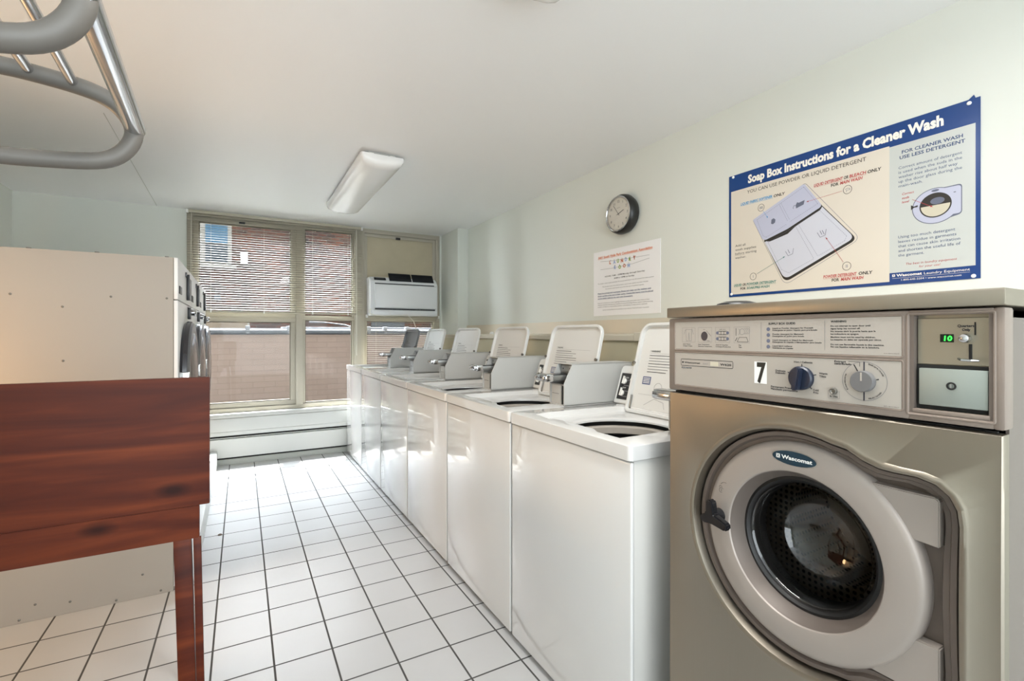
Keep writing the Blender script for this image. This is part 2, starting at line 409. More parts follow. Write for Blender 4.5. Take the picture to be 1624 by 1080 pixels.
# ================================================================== ROOM SHELL
CEIL = 2.33; XL, XR = -1.57, 2.12; YB = 5.22; YR = -1.9
struct('floor', MB().box(XL - .1, XR + .1, YR - .1, YB + .02, -0.1, 0, 'floor_tile'), smooth=0)
struct('ceiling', MB().box(XL - .1, XR + .1, YR - .1, YB + .3, CEIL, CEIL + .1, 'ceiling_paint'), smooth=0)
struct('wall_left', MB().box(XL - .1, XL, YR - .1, YB + .3, 0, CEIL, 'wall_paint'), smooth=0)
struct('wall_right', MB().box(XR, XR + .1, YR - .1, YB + .3, 0, CEIL, 'wall_paint'), smooth=0)
struct('wall_rear', MB().box(XL, XR, YR - .1, YR, 0, CEIL, 'wall_paint'), smooth=0)
WX0, WX1, WZ0, WZ1 = -0.43, 1.98, 0.462, 2.325
b = MB().box(XL, WX0, YB, YB + .25, 0, CEIL, 'wall_paint').box(WX0, WX1, YB, YB + .25, 0, WZ0, 'wall_paint').box(WX1, XR, YB, YB + .25, 0, CEIL, 'wall_paint').box(WX0, WX1, YB, YB + .25, WZ1, CEIL, 'wall_paint')
struct('wall_window', b, smooth=0)
struct('trim_1', MB().box(2.0, XR, 4.74, YB, 0, CEIL, 'wall_paint'), smooth=0)   # boxed corner column
# pipe chase with a sloped cap and a rail in front, along the right wall
led = MB().prism([(1.86, 0.0), (XR, 0.0), (XR, 1.292), (2.0, 1.28), (1.875, 1.2), (1.86, 1.19)], 0.2, YB, 'ledge_wall', 'y')
b = MB().box(1.86, XR, 0.2, YB, 0, 1.165, 'ledge_wall')
struct('wall_ledge', b, smooth=0)
b = MB().prism([(1.845, 1.166), (XR, 1.166), (XR, 1.296), (XR - .012, 1.296), (XR - .02, 1.205), (1.852, 1.199), (1.845, 1.193)], 0.2, 4.74, 'ledge_paint', 'y')
b.box(1.845, 2.0, 4.74, YB, 1.166, 1.199, 'ledge_paint')
struct('trim_2', b, smooth=0)
struct('trim_3', MB().box(1.83, 1.85, 0.2, 1.93, 1.163, 1.212, 'ledge_paint', 0.004), smooth=0)
struct('trim_4', MB().prism([(-0.615, 3.163), (-0.612, 3.163), (-0.645, YB - .01), (-0.65, YB - .01)], CEIL - 0.0015, CEIL, 'sill_white', 'z'), smooth=0)  # ceiling joint

# ------------------------------------------------------------------ windows (structure)
def frame_rect(mb, x0, x1, z0, z1, w_, y0, y1, m, bev=0.003):
    mb.box(x0, x1, y0, y1, z1 - w_, z1, m, bev); mb.box(x0, x1, y0, y1, z0, z0 + w_, m, bev)
    mb.box(x0, x0 + w_, y0, y1, z0 + w_, z1 - w_, m, bev); mb.box(x1 - w_, x1, y0, y1, z0 + w_, z1 - w_, m, bev)
FY = YB + 0.005
b = MB()                                                         # perimeter frame and mullions
frame_rect(b, WX0, WX1, WZ0, WZ1, 0.045, FY, FY + .09, 'frame_paint')
b.box(0.47, 0.535, FY - .004, FY + .09, WZ0 + .04, WZ1 - .04, 'frame_paint', 0.003)
b.box(1.035, 1.135, FY - .012, FY + .09, WZ0 + .04, WZ1 - .04, 'frame_paint', 0.004)
b.box(1.135, WX1 - .045, FY, FY + .06, 1.372, 1.41, 'frame_paint', 0.003)
win = struct('window_1', b)
def sash(n, x0, x1, z0, z1, w_, glass=True, m='frame_paint'):
    s = MB(); frame_rect(s, x0, x1, z0, z1, w_, FY + .012, FY + .055, m)
    frame_rect(s, x0 + w_, x1 - w_, z0 + w_, z1 - w_, 0.008, FY + .024, FY + .055, 'frame_dark', 0)
    o = struct(n, s, win)
    if glass:
        MB().box(x0 + w_, x1 - w_, FY + .036, FY + .040, z0 + w_, z1 - w_, 'window_glass').build('glass_pane', o, 0, kind='structure')
    return o
up = sash('upper_sash', -0.385, 0.47, 1.365, 2.28, 0.045)
sash('lower_sash', -0.385, 0.47, WZ0 + .045, 1.365, 0.045)
MB().box(-0.02, 0.03, FY - .004, FY + .012, 2.244, 2.262, 'black_plastic', .003).build('sash_latch', up, kind='structure')
sash('upper_sash', 0.535, 1.035, 1.365, 2.28, 0.022)
sash('lower_sash', 0.535, 1.035, WZ0 + .03, 1.365, 0.022)
s3 = sash('panel_sash', 1.135, 1.935, 1.41, 2.28, 0.035, glass=False)
MB().box(1.17, 1.90, FY + .02, FY + .035, 1.42, 2.245, 'board_paint').build('infill_board', s3, 0, kind='structure')
frm = MB(); frame_rect(frm, 1.172, 1.88, 1.40, 1.835, 0.02, FY + .006, FY + .02, 'board_paint'); frm.build('infill_frame', s3, kind='structure')
MB().box(1.475, 1.525, FY - .002, FY + .014, 2.236, 2.262, 'black_plastic', .003).build('sash_latch', s3, kind='structure')
sash('lower_sash', 1.135, 1.935, WZ0 + .045, 1.372, 0.03)
struct('trim_5', MB().box(-0.44, WX1 + .01, YB - .075, YB + .02, WZ0 - .035, WZ0 + .004, 'sill_white', .006))   # window stool

# convector under the window
h = thing('baseboard_heater', 'long white convector heater cover under the windows with two dark slots', 'heater', (0.25, 5.14, 0))
x0, x1 = -1.0, 1.45
b = MB().box(x0, x1, .005, .078, .275, .425, 'heater_white', .004)
b.prism([(.0, .268), (.0, .30), (.01, .31), (.02, .31), (.02, .268)], x0, x1, 'heater_white', 'x'); b.build('upper_cover', h)
MB().box(x0 + .01, x1 - .01, .02, .078, .04, .275, 'dark_gap').build('core', h, 0, label='dark inner slot of the heater')
b = MB().prism([(-.012, .07), (.015, .066), (.015, .232), (.004, .24), (-.008, .236)], x0, x1, 'heater_white', 'x'); b.box(x0, x1, -.004, .02, .246, .2505, 'heater_white'); b.build('lower_cover', h)
b = MB().prism([(.0, 0), (.0, .03), (.012, .05), (.078, .05), (.078, 0)], x0, x1, 'base_trim', 'x'); b.build('bottom_rail', h)

# blinds
def blind(label, x0, x1, ztop, zbot, ang, cords, rail=True, pitch=0.0217):
    t = thing('mini_blind', label, 'blind', ((x0 + x1) / 2, 5.165, zbot), 0); W = (x1 - x0) / 2; H = ztop - zbot
    MB().box(-W, W, -.014, .014, H - .026, H, 'blind_cream', .002).box(-W - .006, -W + .012, -.018, .016, H - .03, H + .002, 'label_white', .002).box(W - .012, W + .006, -.018, .016, H - .03, H + .002, 'label_white', .002).build('headrail', t)
    s = MB(); z = H - .042; k = 0
    c_, s_ = math.cos(ang), math.sin(ang)
    while z > .022:
        P = []
        for q in range(5):
            d = -.0125 + .025 * q / 4; cr = .0018 * (1 - (d / .0125) ** 2)
            P.append((d * c_, z + d * s_ + cr))
        L = [[(xx, py, pz) for (py, pz) in P] for xx in (-W, W)]
        s.loops([[(-W, py, pz) for py, pz in P] + [(-W, py, pz - .0004) for py, pz in P[::-1]], [(W, py, pz) for py, pz in P] + [(W, py, pz - .0004) for py, pz in P[::-1]]], 'blind_cream', True, True)
        z -= pitch
    s.build('slats', t, 60)
    MB().box(-W, W, -.012, .012, 0, .016, 'blind_cream', .003).build('bottom_rail', t)
    c = MB()
    for cx in cords:
        for yy in (-.0135, .0135): c.tube([(cx, yy, .01), (cx, yy, H - .02)], .0006, 'blind_cream', 4)
        c.box(cx - .006, cx + .006, -.016, .0, -.002, .018, 'label_white', .002)
    c.build('ladder_cords', t)
    return t, W, H
t, W, H = blind('wide cream slatted blind half lowered over the two left windows', -0.425, 1.10, 2.317, 1.402, 0.27, (-.58, -.15, .28, .62))
MB().tube([(W - .06, -.02, H - .03), (W - .058, -.02, -.42)], .003, 'cord_white', 6).build('tilt_wand', t)
MB().tube([(-W + .035, -.02, H - .03), (-W + .03, -.02, .15)], .002, 'cord_white', 5).build('lift_cord', t)
t, W, H = blind('narrow cream slatted blind below the wall air conditioner', 1.145, 1.945, 1.407, 0.50, -0.05, (-.3, .08, .34))

# air conditioner in the third bay
ac = thing('wall_air_conditioner', 'white box air conditioner with black top louvres mounted in the right window bay', 'air conditioner', (1.17, 5.02, 1.398))
W = .70; PD = [(.0, .0), (.19, .0), (.19, .40), (.10, .415), (.02, .36), (.0, .335)]
b = MB(); L = []
prof = [(.012, .0), (.0, .02), (-.004, .06), (-.004, .08)]
b.prism([(.012, 0), (.2, 0), (.2, .405), (.075, .405), (.04, .38), (.012, .345), (.006, .33), (.006, .0)], -.012, W + .012, 'ac_white', 'x', .006)
b.build('casing', ac)
MB().box(.03, W - .004, -.012, .012, .078, .322, 'ac_white', .008, 3).build('front_panel', ac)
MB().box(.03, W - .02, -.001, .012, .060, .074, 'ac_black').box(.03, W - .03, .001, .012, .325, .336, 'ac_dark').build('air_slot', ac, 0)
MB().box(.004, W - .0, -.01, .012, .0, .056, 'ac_white', .006).build('lower_grille', ac)
for u0, u1 in ((.185, .425), (.436, .675)):
    b = MB(); b.xf = Matrix.Translation((0, .062, .392)) @ Matrix.Rotation(math.radians(54), 4, 'X')
    b.box(u0, u1, -.045, .06, .014, .020, 'ac_black', .002)
    for k in range(9): b.box(u0 + .006, u1 - .006, -.038 + k * .011, -.034 + k * .011, .02, .0235, 'ac_black')
    for k in range(3): b.box(u0 + .004, u1 - .004, -.03 + k * .02, -.0285 + k * .02, .0235, .0242, 'ac_dark')
    b.build('louvre', ac, label='black raised air louvre')
b = MB(); b.xf = Matrix.Translation((0, .040, .3795)) @ Matrix.Rotation(math.radians(42), 4, 'X')
b.box(.028, .15, -.02, .02, .002, .008, 'ac_black', .002).box(.05, .13, -.008, .012, .008, .009, 'ac_dark'); b.build('control_display', ac)
MB().tube([(-.002, .02, .07), (-.02, .0, .055), (-.028, -.008, .035), (-.02, -.012, .012), (.02, -.016, .004), (.12, -.016, -.006), (.26, -.014, .004), (.36, -.012, .008), (.40, -.008, -.018), (.44, .0, -.06), (.465, .01, -.12), (.475, .03, -.19), (.476, .06, -.3)], .0045, 'cord_white', 7).build('power_cord', ac)

# ================================================================== TOP-LOADING WASHERS
WW = 0.668
def radial(mb, loops_, m): mb.loops(loops_, m)
def ray_poly(poly, c, a):
    dx, dy = math.cos(a), math.sin(a); best = None
    for (x1_, y1_), (x2_, y2_) in zip(poly, poly[1:] + poly[:1]):
        ex, ey = x2_ - x1_, y2_ - y1_; den = dx * ey - dy * ex
        if abs(den) < 1e-12: continue
        t_ = ((x1_ - c[0]) * ey - (y1_ - c[1]) * ex) / den; u_ = ((x1_ - c[0]) * dy - (y1_ - c[1]) * dx) / den
        if t_ > 0 and -1e-9 <= u_ <= 1 + 1e-9 and (best is None or t_ > best): best = t_
    return (c[0] + dx * best, c[1] + dy * best)
def make_washer(label):
    t = thing('top_loading_washer', label, 'washing machine', (0, 0, 0), -R90, 'open top-loading coin washers in a row')
    # cabinet sides and back, front panel
    MB().box(.004, .014, .014, .68, .02, .851, 'enamel_side', .003).box(WW - .014, WW - .004, .014, .68, .02, .851, 'enamel_side', .003).box(.014, WW - .014, .67, .68, .02, .851, 'enamel_side').box(.014, WW - .014, .014, .67, .02, .03, 'enamel_side').build('cabinet', t)
    MB().box(0, WW, 0, .0135, .018, .849, 'enamel', .006, 3).build('front_panel', t)
    for fx in (.05, WW - .05):
        for fy in (.05, .62): MB().lathe([(.018, 0), (.018, .012), (.008, .014), (.008, .022)], (fx, fy, 0), 'black_plastic', 'z', 12, True, True).build('levelling_foot', t)
    # deck with a recessed well and a round opening
    C = (.335, .27); N = 96
    outer = rrect(-.002, WW + .002, -.006, .685, .012, 4); inn = rrect(.004, WW - .004, 0, .679, .010, 4)
    well = [(.10, .055), (.20, .045), (.24, .065), (.43, .065), (.47, .045), (.572, .045), (.572, .12), (.552, .46), (.54, .495), (.11, .495), (.095, .46), (.085, .12)]
    angs = sorted(set([2 * PI * k / N for k in range(N)] + [math.atan2(y - C[1], x - C[0]) % (2 * PI) for x, y in well + outer]))
    def lp(poly, z): return [ray_poly(poly, C, a) + (z,) for a in angs]
    def ci(r, z): return [(C[0] + r * math.cos(a), C[1] + r * math.sin(a), z) for a in angs]
    sh = lambda poly, k: [(C[0] + (x - C[0]) * k, C[1] + (y - C[1]) * k) for x, y in poly]
    b = MB().loops([lp(outer, .853), lp(outer, .889), lp(sh(outer, .998), .893), lp(inn, .8955), lp(sh(well, 1.015), .8955), lp(well, .893), lp(sh(well, .97), .874), ci(.205, .868), ci(.192, .865), ci(.184, .860), ci(.183, .854), ci(.188, .852)], 'enamel')
    b.build('deck', t, 30)
    MB().loops([ci(.199, .836), ci(.183, .836), ci(.176, .831), ci(.174, .808), ci(.181, .803)], 'tub_plastic').build('tub_ring', t)
    MB().loops([ci(.207, .862), ci(.205, .80), ci(.195, .45)], 'tub_dark', False, True).build('wash_basket', t)
    b = MB().box(.60, WW + .0035, .1, .14, .86, .885, 'black_plastic') if False else None
    # control panel at the back
    cp = MB(); A = [(.525, .895), (.515, .90), (.563, 1.045), (.575, 1.058), (.66, 1.058), (.67, 1.05), (.67, .895)]
    cp.prism(A, .006, .56, 'lid_enamel', 'x', .003); cpo = cp.build('control_panel', t)
    th = math.atan2(.048, .145)
    X = Matrix.Translation((0, .515, .90)) @ Matrix.Rotation(-th, 4, 'X')
    b = MB(); b.xf = X; b.box(.022, .545, -.003, .002, .018, .135, 'black_label', .001); 
    for k in range(8): b.rect(.05 + (k % 2) * .035, .085 + (k % 2) * .035, .03 + k * .012, .033 + k * .012, -.0036, 'ink_soft')
    b.text('WASH', .045, .112, .006, 'label_white', -.0036); b.text('TEMP', .045, .066, .006, 'label_white', -.0036); b.build('dial_plate', cpo, label='black control face')
    for (kx, kz) in ((.05, .098), (.05, .045), (.092, .108), (.42, .08)):
        k = MB(); k.xf = X; r_ = .013 if kx < .09 else .006
        k.lathe([(r_, -.002), (r_, -.008), (r_ * .8, -.010)], (kx, 0, kz), 'label_white', 'y', 16, True, True)
        if kx < .09: k.prism([(kx - .004, kz - .012), (kx + .004, kz - .012), (kx + .002, kz + .022), (kx - .002, kz + .022)], -.016, -.008, 'label_white')
        k.build('knob', cpo)
    # coin box on the near side
    x0_, x1_ = .558, .668
    side = [(.262, .896), (.262, .988), (.306, 1.073), (.645, 1.073), (.645, .896)]
    cb = MB().prism(side, x1_ - .004, x1_, 'coin_paint', 'x').prism(side, x0_, x0_ + .004, 'coin_paint', 'x')
    cb.box(x0_, x1_, .304, .645, 1.070, 1.0735, 'coin_paint').box(x0_, x1_, .641, .645, .896, 1.07, 'coin_paint').box(x0_, x1_, .262, .64, .896, .900, 'coin_paint')
    cbo = cb.build('coin_box', t, 0)
    MB().box(x0_ + .004, x1_ - .036, .270, .30, .900, .984, 'coin_inner', .001).box(x0_ + .004, x1_ - .004, .268, .36, .981, .987, 'satin_metal').box(x0_ + .004, x1_ - .004, .335, .345, .98, 1.07, 'coin_inner').box(x0_ + .012, x1_ - .05, .2685, .2702, .943, .9445, 'ink').build('coin_vault', cbo, 0)
    MB().box(x1_ - .034, x1_ - .028, .27, .33, .90, .98, 'satin_metal').box(x1_ - .016, x1_ - .010, .275, .33, .90, .98, 'satin_metal').build('vault_lock_plate', cbo, 0)
    b = MB().box(x0_ + .014, x1_ - .022, .215, .34, 1.004, 1.026, 'satin_metal', .002).box(x0_ + .014, x1_ - .022, .215, .34, 1.0262, 1.0285, 'black_plastic').box(x0_ + .008, x1_ - .016, .185, .222, 1.000, 1.032, 'chrome', .006).box(x0_ + .014, x1_ - .022, .172, .188, 1.004, 1.028, 'chrome', .006)
    b.build('coin_slide', cbo, label='chrome coin slide')
    MB().box(x0_ + .012, x1_ - .006, .315, .334, 1.034, 1.066, 'satin_metal', .002).disc(x0_ + .03, 1.05, .004, .3145, 'ink').disc(x1_ - .03, 1.05, .004, .3145, 'ink').build('slide_housing', cbo)
    # lid: a pan, standing open and leaning back
    al = math.radians(14.5); a0, a1, hh = .112, .558, .385
    Xl = Matrix.Translation((0, .498, .872)) @ Matrix.Rotation(-al, 4, 'X')
    # slight waist at mid height as on the real pressing
    def outl(ins, r_):
        P = rrect(a0 + ins, a1 - ins, ins, hh - ins, (r_, r_, max(r_ * .4, .004), max(r_ * .4, .004)), 6)
        return [(x + (.012 * max(0, (y - .19) / .2) if x < .33 else -.012 * max(0, (y - .19) / .2)), y) for x, y in P]
    L = [[(x, y_, z) for x, z in outl(i, r_)] for i, r_, y_ in ((.004, .046, .0), (0, .05, -.004), (0, .05, -.017), (.003, .047, -.020), (.011, .04, -.020), (.014, .037, -.017), (.016, .035, -.004))]
    b = MB(); b.xf = Xl; b.loops(L, 'lid_enamel', True, True); lid = b.build('lid', t, 40)
    b = MB(); b.xf = Xl; q = -.0046
    b.text('! WARNING', a0 + .075, .262, .007, 'ink', q, bold=.02)
    b.rect(a0 + .075, a1 - .085, .256, .2566, q, 'ink_soft')
    rr = random.Random(3)
    for k in range(7): b.rect(a0 + .075, a0 + .075 + rr.uniform(.10, .24), .246 - k * .0115, .2485 - k * .0115, q, 'ink_soft' if k % 3 else 'ink')
    b.rect(a0 + .06, a0 + .105, .125, .158, q, 'ink_blue')
    for k in range(4): b.rect(a0 + .065, a0 + .10, .131 + k * .0065, .1335 + k * .0065, q - .0003, 'label_white')
    b.ring(a0 + .24, .125, .026, .0012, q, 'ink_soft'); b.ring(a0 + .15, .115, .02, .0012, q, 'ink_soft'); b.path([(a0 + .22, .10), (a0 + .215, .15), (a0 + .25, .162)], .0012, q, 'ink_soft')
    b.rect(a0 + .05, a1 - .1, .083, .0836, q, 'ink_soft'); b.path([(a0 + .09, .04), (a0 + .14, .07), (a0 + .19, .06), (a0 + .2, .035)], .0012, q, 'ink_soft')
    for k in range(3): b.rect(a0 + .08 + k * .09, a0 + .14 + k * .09, .022, .0235, q, 'ink_soft')
    b.build('warning_label', lid, 0)
    for px in (a0 + .024, a1 - .024):
        k = MB(); k.xf = Xl; k.lathe([(.007, -.016), (.007, -.026), (.004, -.028)], (px - .014 if px < .3 else px + .014, 0, .21), 'screw_grey', 'y', 12, True, True); k.build('lid_bumper', lid, label='grey rubber bumper')
    k = MB(); k.xf = Xl; k.box(a0 + .014, a0 + .021, -.012, -.004, .012, .075, 'satin_metal', .002).box(a0 + .010, a0 + .025, -.013, -.004, .006, .022, 'screw_grey', .002); k.build('lid_hinge', lid, label='metal hinge arm')
    return t
NEAR0, PIT = .988, .682
where = ['nearest top-loading washer, its coin box partly hidden by the steel front loader',
         'second top-loading washer from the steel front loader, its whole coin box showing',
         'third top-loading washer counted from the steel front loader, glare on its lid',
         'fourth top-loading washer counted from the steel front loader toward the window',
         'fifth top-loading washer, next to the last one whose lid is darkened as backlit',
         'last top-loading washer, nearest the window, its raised lid darkened as backlit']
w0 = make_washer(where[0]); w0.location = (.928, NEAR0 + WW, 0)
washers = [w0]
for k in range(1, 6):
    washers.append(dup(w0, (.928, NEAR0 + WW + PIT * k, 0), label=where[k]))
for o in washers[5].children:                                    # farthest lid stands against the window: its shade is put into the colour
    if o.name.startswith('lid'):
        o.data = o.data.copy(); o.data.materials[0] = MATS['lid_backlit']

# ================================================================== FRONT-LOADING STEEL WASHER
FW = .634
fl = thing('front_loading_washer', 'large stainless steel front-loading washer numbered 7 with round glass door', 'washing machine', (.97, .894, 0), -R90)
MB().box(.008, .016, .045, .62, .03, 1.236, 'ring_plastic').box(FW - .016, FW - .008, .045, .62, .03, 1.236, 'ring_plastic').box(.008, FW - .008, .61, .62, .03, 1.236, 'ring_plastic').box(.008, FW - .008, .045, .62, 1.226, 1.236, 'ring_plastic').build('cabinet', fl, label='brown-grey side cabinet')
MB().box(.012, .03, .012, .05, .05, 1.055, 'dark_gap').box(FW - .026, FW - .012, .012, .05, .05, 1.055, 'dark_gap').box(.012, FW - .012, .018, .05, 1.03, 1.055, 'dark_gap').box(0.05, FW - .05, .1, .6, 0, .03, 'dark_gap').build('inner_frame', fl, 0)
b = MB().box(-.002, FW + .002, -.006, .63, 1.2425, 1.2685, 'brushed_steel', .003); b.build('top_cap', fl)
# steel front with the keyhole-shaped opening
CC = (.318, .768)
def keyhole():
    P = []
    for d in range(72, 360 - 71, 4): a = math.radians(d); P.append((CC[0] + .248 * math.cos(a), CC[1] + .248 * math.sin(a)))
    up_ = [(.425, .998), (.452, .983), (.478, .974), (.500, .972), (.535, .9715), (.560, .965), (.578, .950), (.588, .930), (.591, .905)]
    lo = [(x, 2 * CC[1] - z) for x, z in up_]
    return P + lo + up_[::-1]
KH = keyhole()
rect_ = [(0.002, .02), (FW - .002, .02), (FW - .002, 1.052), (.002, 1.052)]
ang2 = sorted(set(round(2 * PI * k / 140, 5) for k in range(140)) | set(round(math.atan2(z - CC[1], x - CC[0]) % (2 * PI), 5) for x, z in KH + rect_))
def kl(poly, y, ins=0.0):
    out = []
    for a in ang2:
        x, z = ray_poly(poly, CC, a); r_ = math.hypot(x - CC[0], z - CC[1]) - ins
        out.append((CC[0] + r_ * math.cos(a), y, CC[1] + r_ * math.sin(a)))
    return out
b = MB().loops([kl(rect_, .022), kl(rect_, .003), kl(rect_, 0, .003), kl(KH, 0, -.006), kl(KH, -.003, -.002), kl(KH, -.004, .003), kl(KH, -.001, .009), kl(KH, .010, .013), kl(KH, .03, .014)], 'brushed_steel')
b.build('front_panel', fl, 40)
b = MB().loops([kl(KH, .03, .012), kl(KH, .024, .018)], 'gasket'); b.build('opening_gasket', fl, 40)
b = MB().loops([kl(KH, .026, .015), kl(KH, .018, .018), kl(KH, .018, .026), kl(KH, .026, .030), kl(KH, .026, .038), kl(KH, .036, .042), [(CC[0] + .008 + .18 * math.cos(a), .042, CC[1] + .18 * math.sin(a)) for a in ang2], [(CC[0] + .008 + .16 * math.cos(a), .10, CC[1] + .16 * math.sin(a)) for a in ang2]], 'recess_plastic')
b.build('door_recess', fl, 40)
# door
DC = (.326, 0, .768)
dr = MB().lathe([(.20, .05), (.212, .042), (.213, .022), (.211, .014), (.206, .009), (.199, .007), (.158, .005), (.154, .006), (.152, .009)], DC, 'door_plastic', 'y', 96)
# hinge wings reach right from the ring
for z0, z1, u1 in ((.855, .935, .553), (.600, .690, .553)):
    if z0 > .768: P = [(.44, .935), (.50, .934), (.548, .934), (.553, .929), (.553, .853), (.52, .855), (.46, .86)]
    else: P = [(.46, .69), (.52, .690), (.553, .690), (.553, .607), (.548, .602), (.50, .60), (.44, .60)]
    dr.prism(P, .0145, .036, 'door_plastic', 'y', .002)
door = dr.build('door', fl, 40)
MB().lathe([(.152, .009), (.150, .014), (.137, .040), (.136, .044)], DC, 'ring_plastic', 'y', 96).build('window_bevel', door)
MB().lathe([(.137, .040), (.131, .038), (.124, .046), (.120, .06), (.118, .09)], DC, 'gasket', 'y', 96).build('window_gasket', door)
MB().lathe([(.124, .047), (.121, .042), (.117, .046), (.113, .062), (.108, .085), (.10, .105), (.085, .125), (.06, .138), (.03, .144), (.004, .146)], DC, 'dark_glass', 'y', 72).build('glass_bowl', door)
b = MB(); b.xf = Matrix.Translation((.322, .0062, .948))
b.poly([(.046 * math.cos(a), .0155 * math.sin(a)) for a in (2 * PI * k / 40 for k in range(40))], -.0006, 'badge_silver')
b.poly([(.0445 * math.cos(a), .0142 * math.sin(a)) for a in (2 * PI * k / 40 for k in range(40))], -.0012, 'badge_blue')
b.rect(-.036, -.028, -.004, .0045, -.0016, 'label_white'); b.line((-.0345, -.003), (-.0295, .0035), .001, -.0018, 'badge_blue'); b.line((-.0345, .0035), (-.0295, -.003), .001, -.0018, 'badge_blue')
b.text('Wascomat', -.025, -.0035, .0075, 'label_white', -.0016, width=.062, bold=.03)
b.build('brand_badge', door, 0, label='dark blue oval badge with white lettering')
b = MB()
for cx, cz, op in ((.153, .838, 1), (.170, .831, 0)):
    b.path(rrect(cx - .0055, cx + .0055, cz - .006, cz + .004, .003, 3), .0008, .0062, 'ink', True)
    b.ring(cx - (.002 if op else 0), cz + .005, .004, .0008, .0062, 'ink', 10, 0.2 if op else 0, PI)
    b.line((cx, cz - .003), (cx, cz + .001), .0012, .0062, 'ink')
b.ring(.162, .845, .012, .0008, .0062, 'ink', 10, .5, 2.6); b.poly([(.171, .851), (.176, .848), (.172, .844)], .0062, 'ink')
b.build('lock_symbols', door, 0)
hd = MB()
HO = []
cxh, czh = .148, .778
tips = [(math.radians(93), .040), (math.radians(201), .028), (math.radians(345), .046)]
for i, (a, L_) in enumerate(tips):
    px, pz = cxh + L_ * math.cos(a), czh + L_ * math.sin(a)
    for s_ in (-1, -.5, .5, 1): HO.append((px + .009 * -math.sin(a) * s_ - .004 * abs(s_) * math.cos(a) * (abs(s_) > .7), pz + .009 * math.cos(a) * s_ - .004 * abs(s_) * math.sin(a) * (abs(s_) > .7)))
    a2 = tips[(i + 1) % 3][0] + (2 * PI if i == 2 else 0); am = (a + a2) / 2
    HO.append((cxh + .014 * math.cos(am), czh + .014 * math.sin(am)))
hd.prism(HO, -.030, -.012, 'black_plastic', 'y', .003); hd.lathe([(.014, -.014), (.016, .008)], (cxh, 0, czh), 'black_plastic', 'y', 20, True, True)
hd.build('door_handle', door, label='black three-armed door handle')
MB().lathe([(.105, .16), (.19, .165), (.205, .18), (.205, .48), (.20, .50)], DC, 'drum_metal', 'y', 72, False, True).build('drum', fl)
b = MB()
for k in range(3):
    a = math.radians(50 + 120 * k); 
    P = [(DC[0] + .204 * math.cos(a - .14), DC[2] + .204 * math.sin(a - .14)), (DC[0] + .155 * math.cos(a), DC[2] + .155 * math.sin(a)), (DC[0] + .204 * math.cos(a + .14), DC[2] + .204 * math.sin(a + .14))]
    b.prism(P, .19, .48, 'drum_metal')
b.build('drum_paddles', fl)
# console
cons = MB()
u_, z_ = [0, .518, .622, FW], [1.058, 1.070, 1.232, 1.241]
cons.box(0, .5185, 0, .034, 1.0585, 1.2405, 'console_plastic', .004).box(.6195, FW, 0, .034, 1.0585, 1.2405, 'console_plastic', .004)
cons.box(.517, .621, .0008, .034, 1.0593, 1.0715, 'console_plastic', .001).box(.517, .621, .0008, .034, 1.2315, 1.2398, 'console_plastic', .001)
for z0, z1 in ((1.161, 1.2325), (1.0715, 1.156)):                 # raised beads round the two plates
    cons.path([], .001, 0, 'console_plastic')
    P0 = [(x, y) for x, y in rrect(.0205, .5095, z0, z1, .004, 4)]
    cons.tube([(x, .0, y) for x, y in P0], .0016, 'console_plastic', 6, True)
cons.tube([(x, .0, y) for x, y in rrect(.5155, .6225, 1.068, 1.2345, .003, 4)], .0018, 'console_plastic', 6, True)
cons.box(.522, .617, .0005, .012, 1.0715, 1.078, 'console_plastic', .001)
co = cons.build('control_console', fl, 40)
b = MB().box(.0225, .5075, -.0006, .003, 1.163, 1.2305, 'console_plate', .0005)
q = -.0010
def icon_box(u0, u1): b.path([(u0, 1.181), (u1, 1.181), (u1, 1.2165), (u0, 1.2165)], .0004, q, 'ink_soft', True)
for u0, u1 in ((.045, .084), (.093, .132), (.142, .180), (.191, .229)): icon_box(u0, u1)
b.path([(.050, 1.2), (.054, 1.211), (.06, 1.213), (.066, 1.212), (.075, 1.213), (.079, 1.2)], .0006, q, 'ink_soft')
b.path([(.056, 1.212), (.057, 1.184), (.064, 1.184), (.0655, 1.205), (.067, 1.184), (.073, 1.184), (.073, 1.212)], .0006, q, 'ink_soft')
b.disc(.111, 1.196, .0095, q, 'navy_plastic', 16, .011); b.line((.117, 1.209), (.130, 1.196), .0006, q, 'ink'); b.line((.112, 1.185), (.130, 1.183), .0005, q, 'ink_soft')
b.text('HOT', .108, 1.2105, .0018, 'ink', q); b.text('COLD', .119, 1.184, .0018, 'ink', q)
for zz in (1.2035, 1.190):
    b.path([(.150, zz + .004), (.172, zz + .004)], .0012, q, 'ink'); b.path([(.150, zz - .004), (.172, zz - .004)], .0012, q, 'ink'); b.line((.157, zz + .004), (.157, zz - .004), .001, q, 'ink'); b.line((.165, zz + .004), (.165, zz - .004), .001, q, 'ink')
    b.disc(.1475, zz, .0038, q, 'print_slate', 12); b.disc(.1745, zz, .0038, q, 'print_slate', 12)
b.text('SUPPLY BOX', .161, 1.2105, .002, 'ink', q, align='c')
b.path([(.196, 1.214), (.196, 1.197)], .001, q, 'ink'); b.ring(.199, 1.206, .007, .0006, q, 'ink_soft', 10, -1.2, 1.2); b.ring(.211, 1.206, .0065, .0006, q, 'ink_soft', 14)
for k in range(3): b.ring(.215 + .004 * k, 1.207, .0065, .0006, q, 'ink_soft', 10, -1.4, 1.4)
b.path([(.199, 1.1835), (.226, 1.1835), (.222, 1.1935), (.204, 1.1935)], .0008, q, 'ink', True); b.line((.194, 1.185), (.199, 1.193), .0012, q, 'ink')
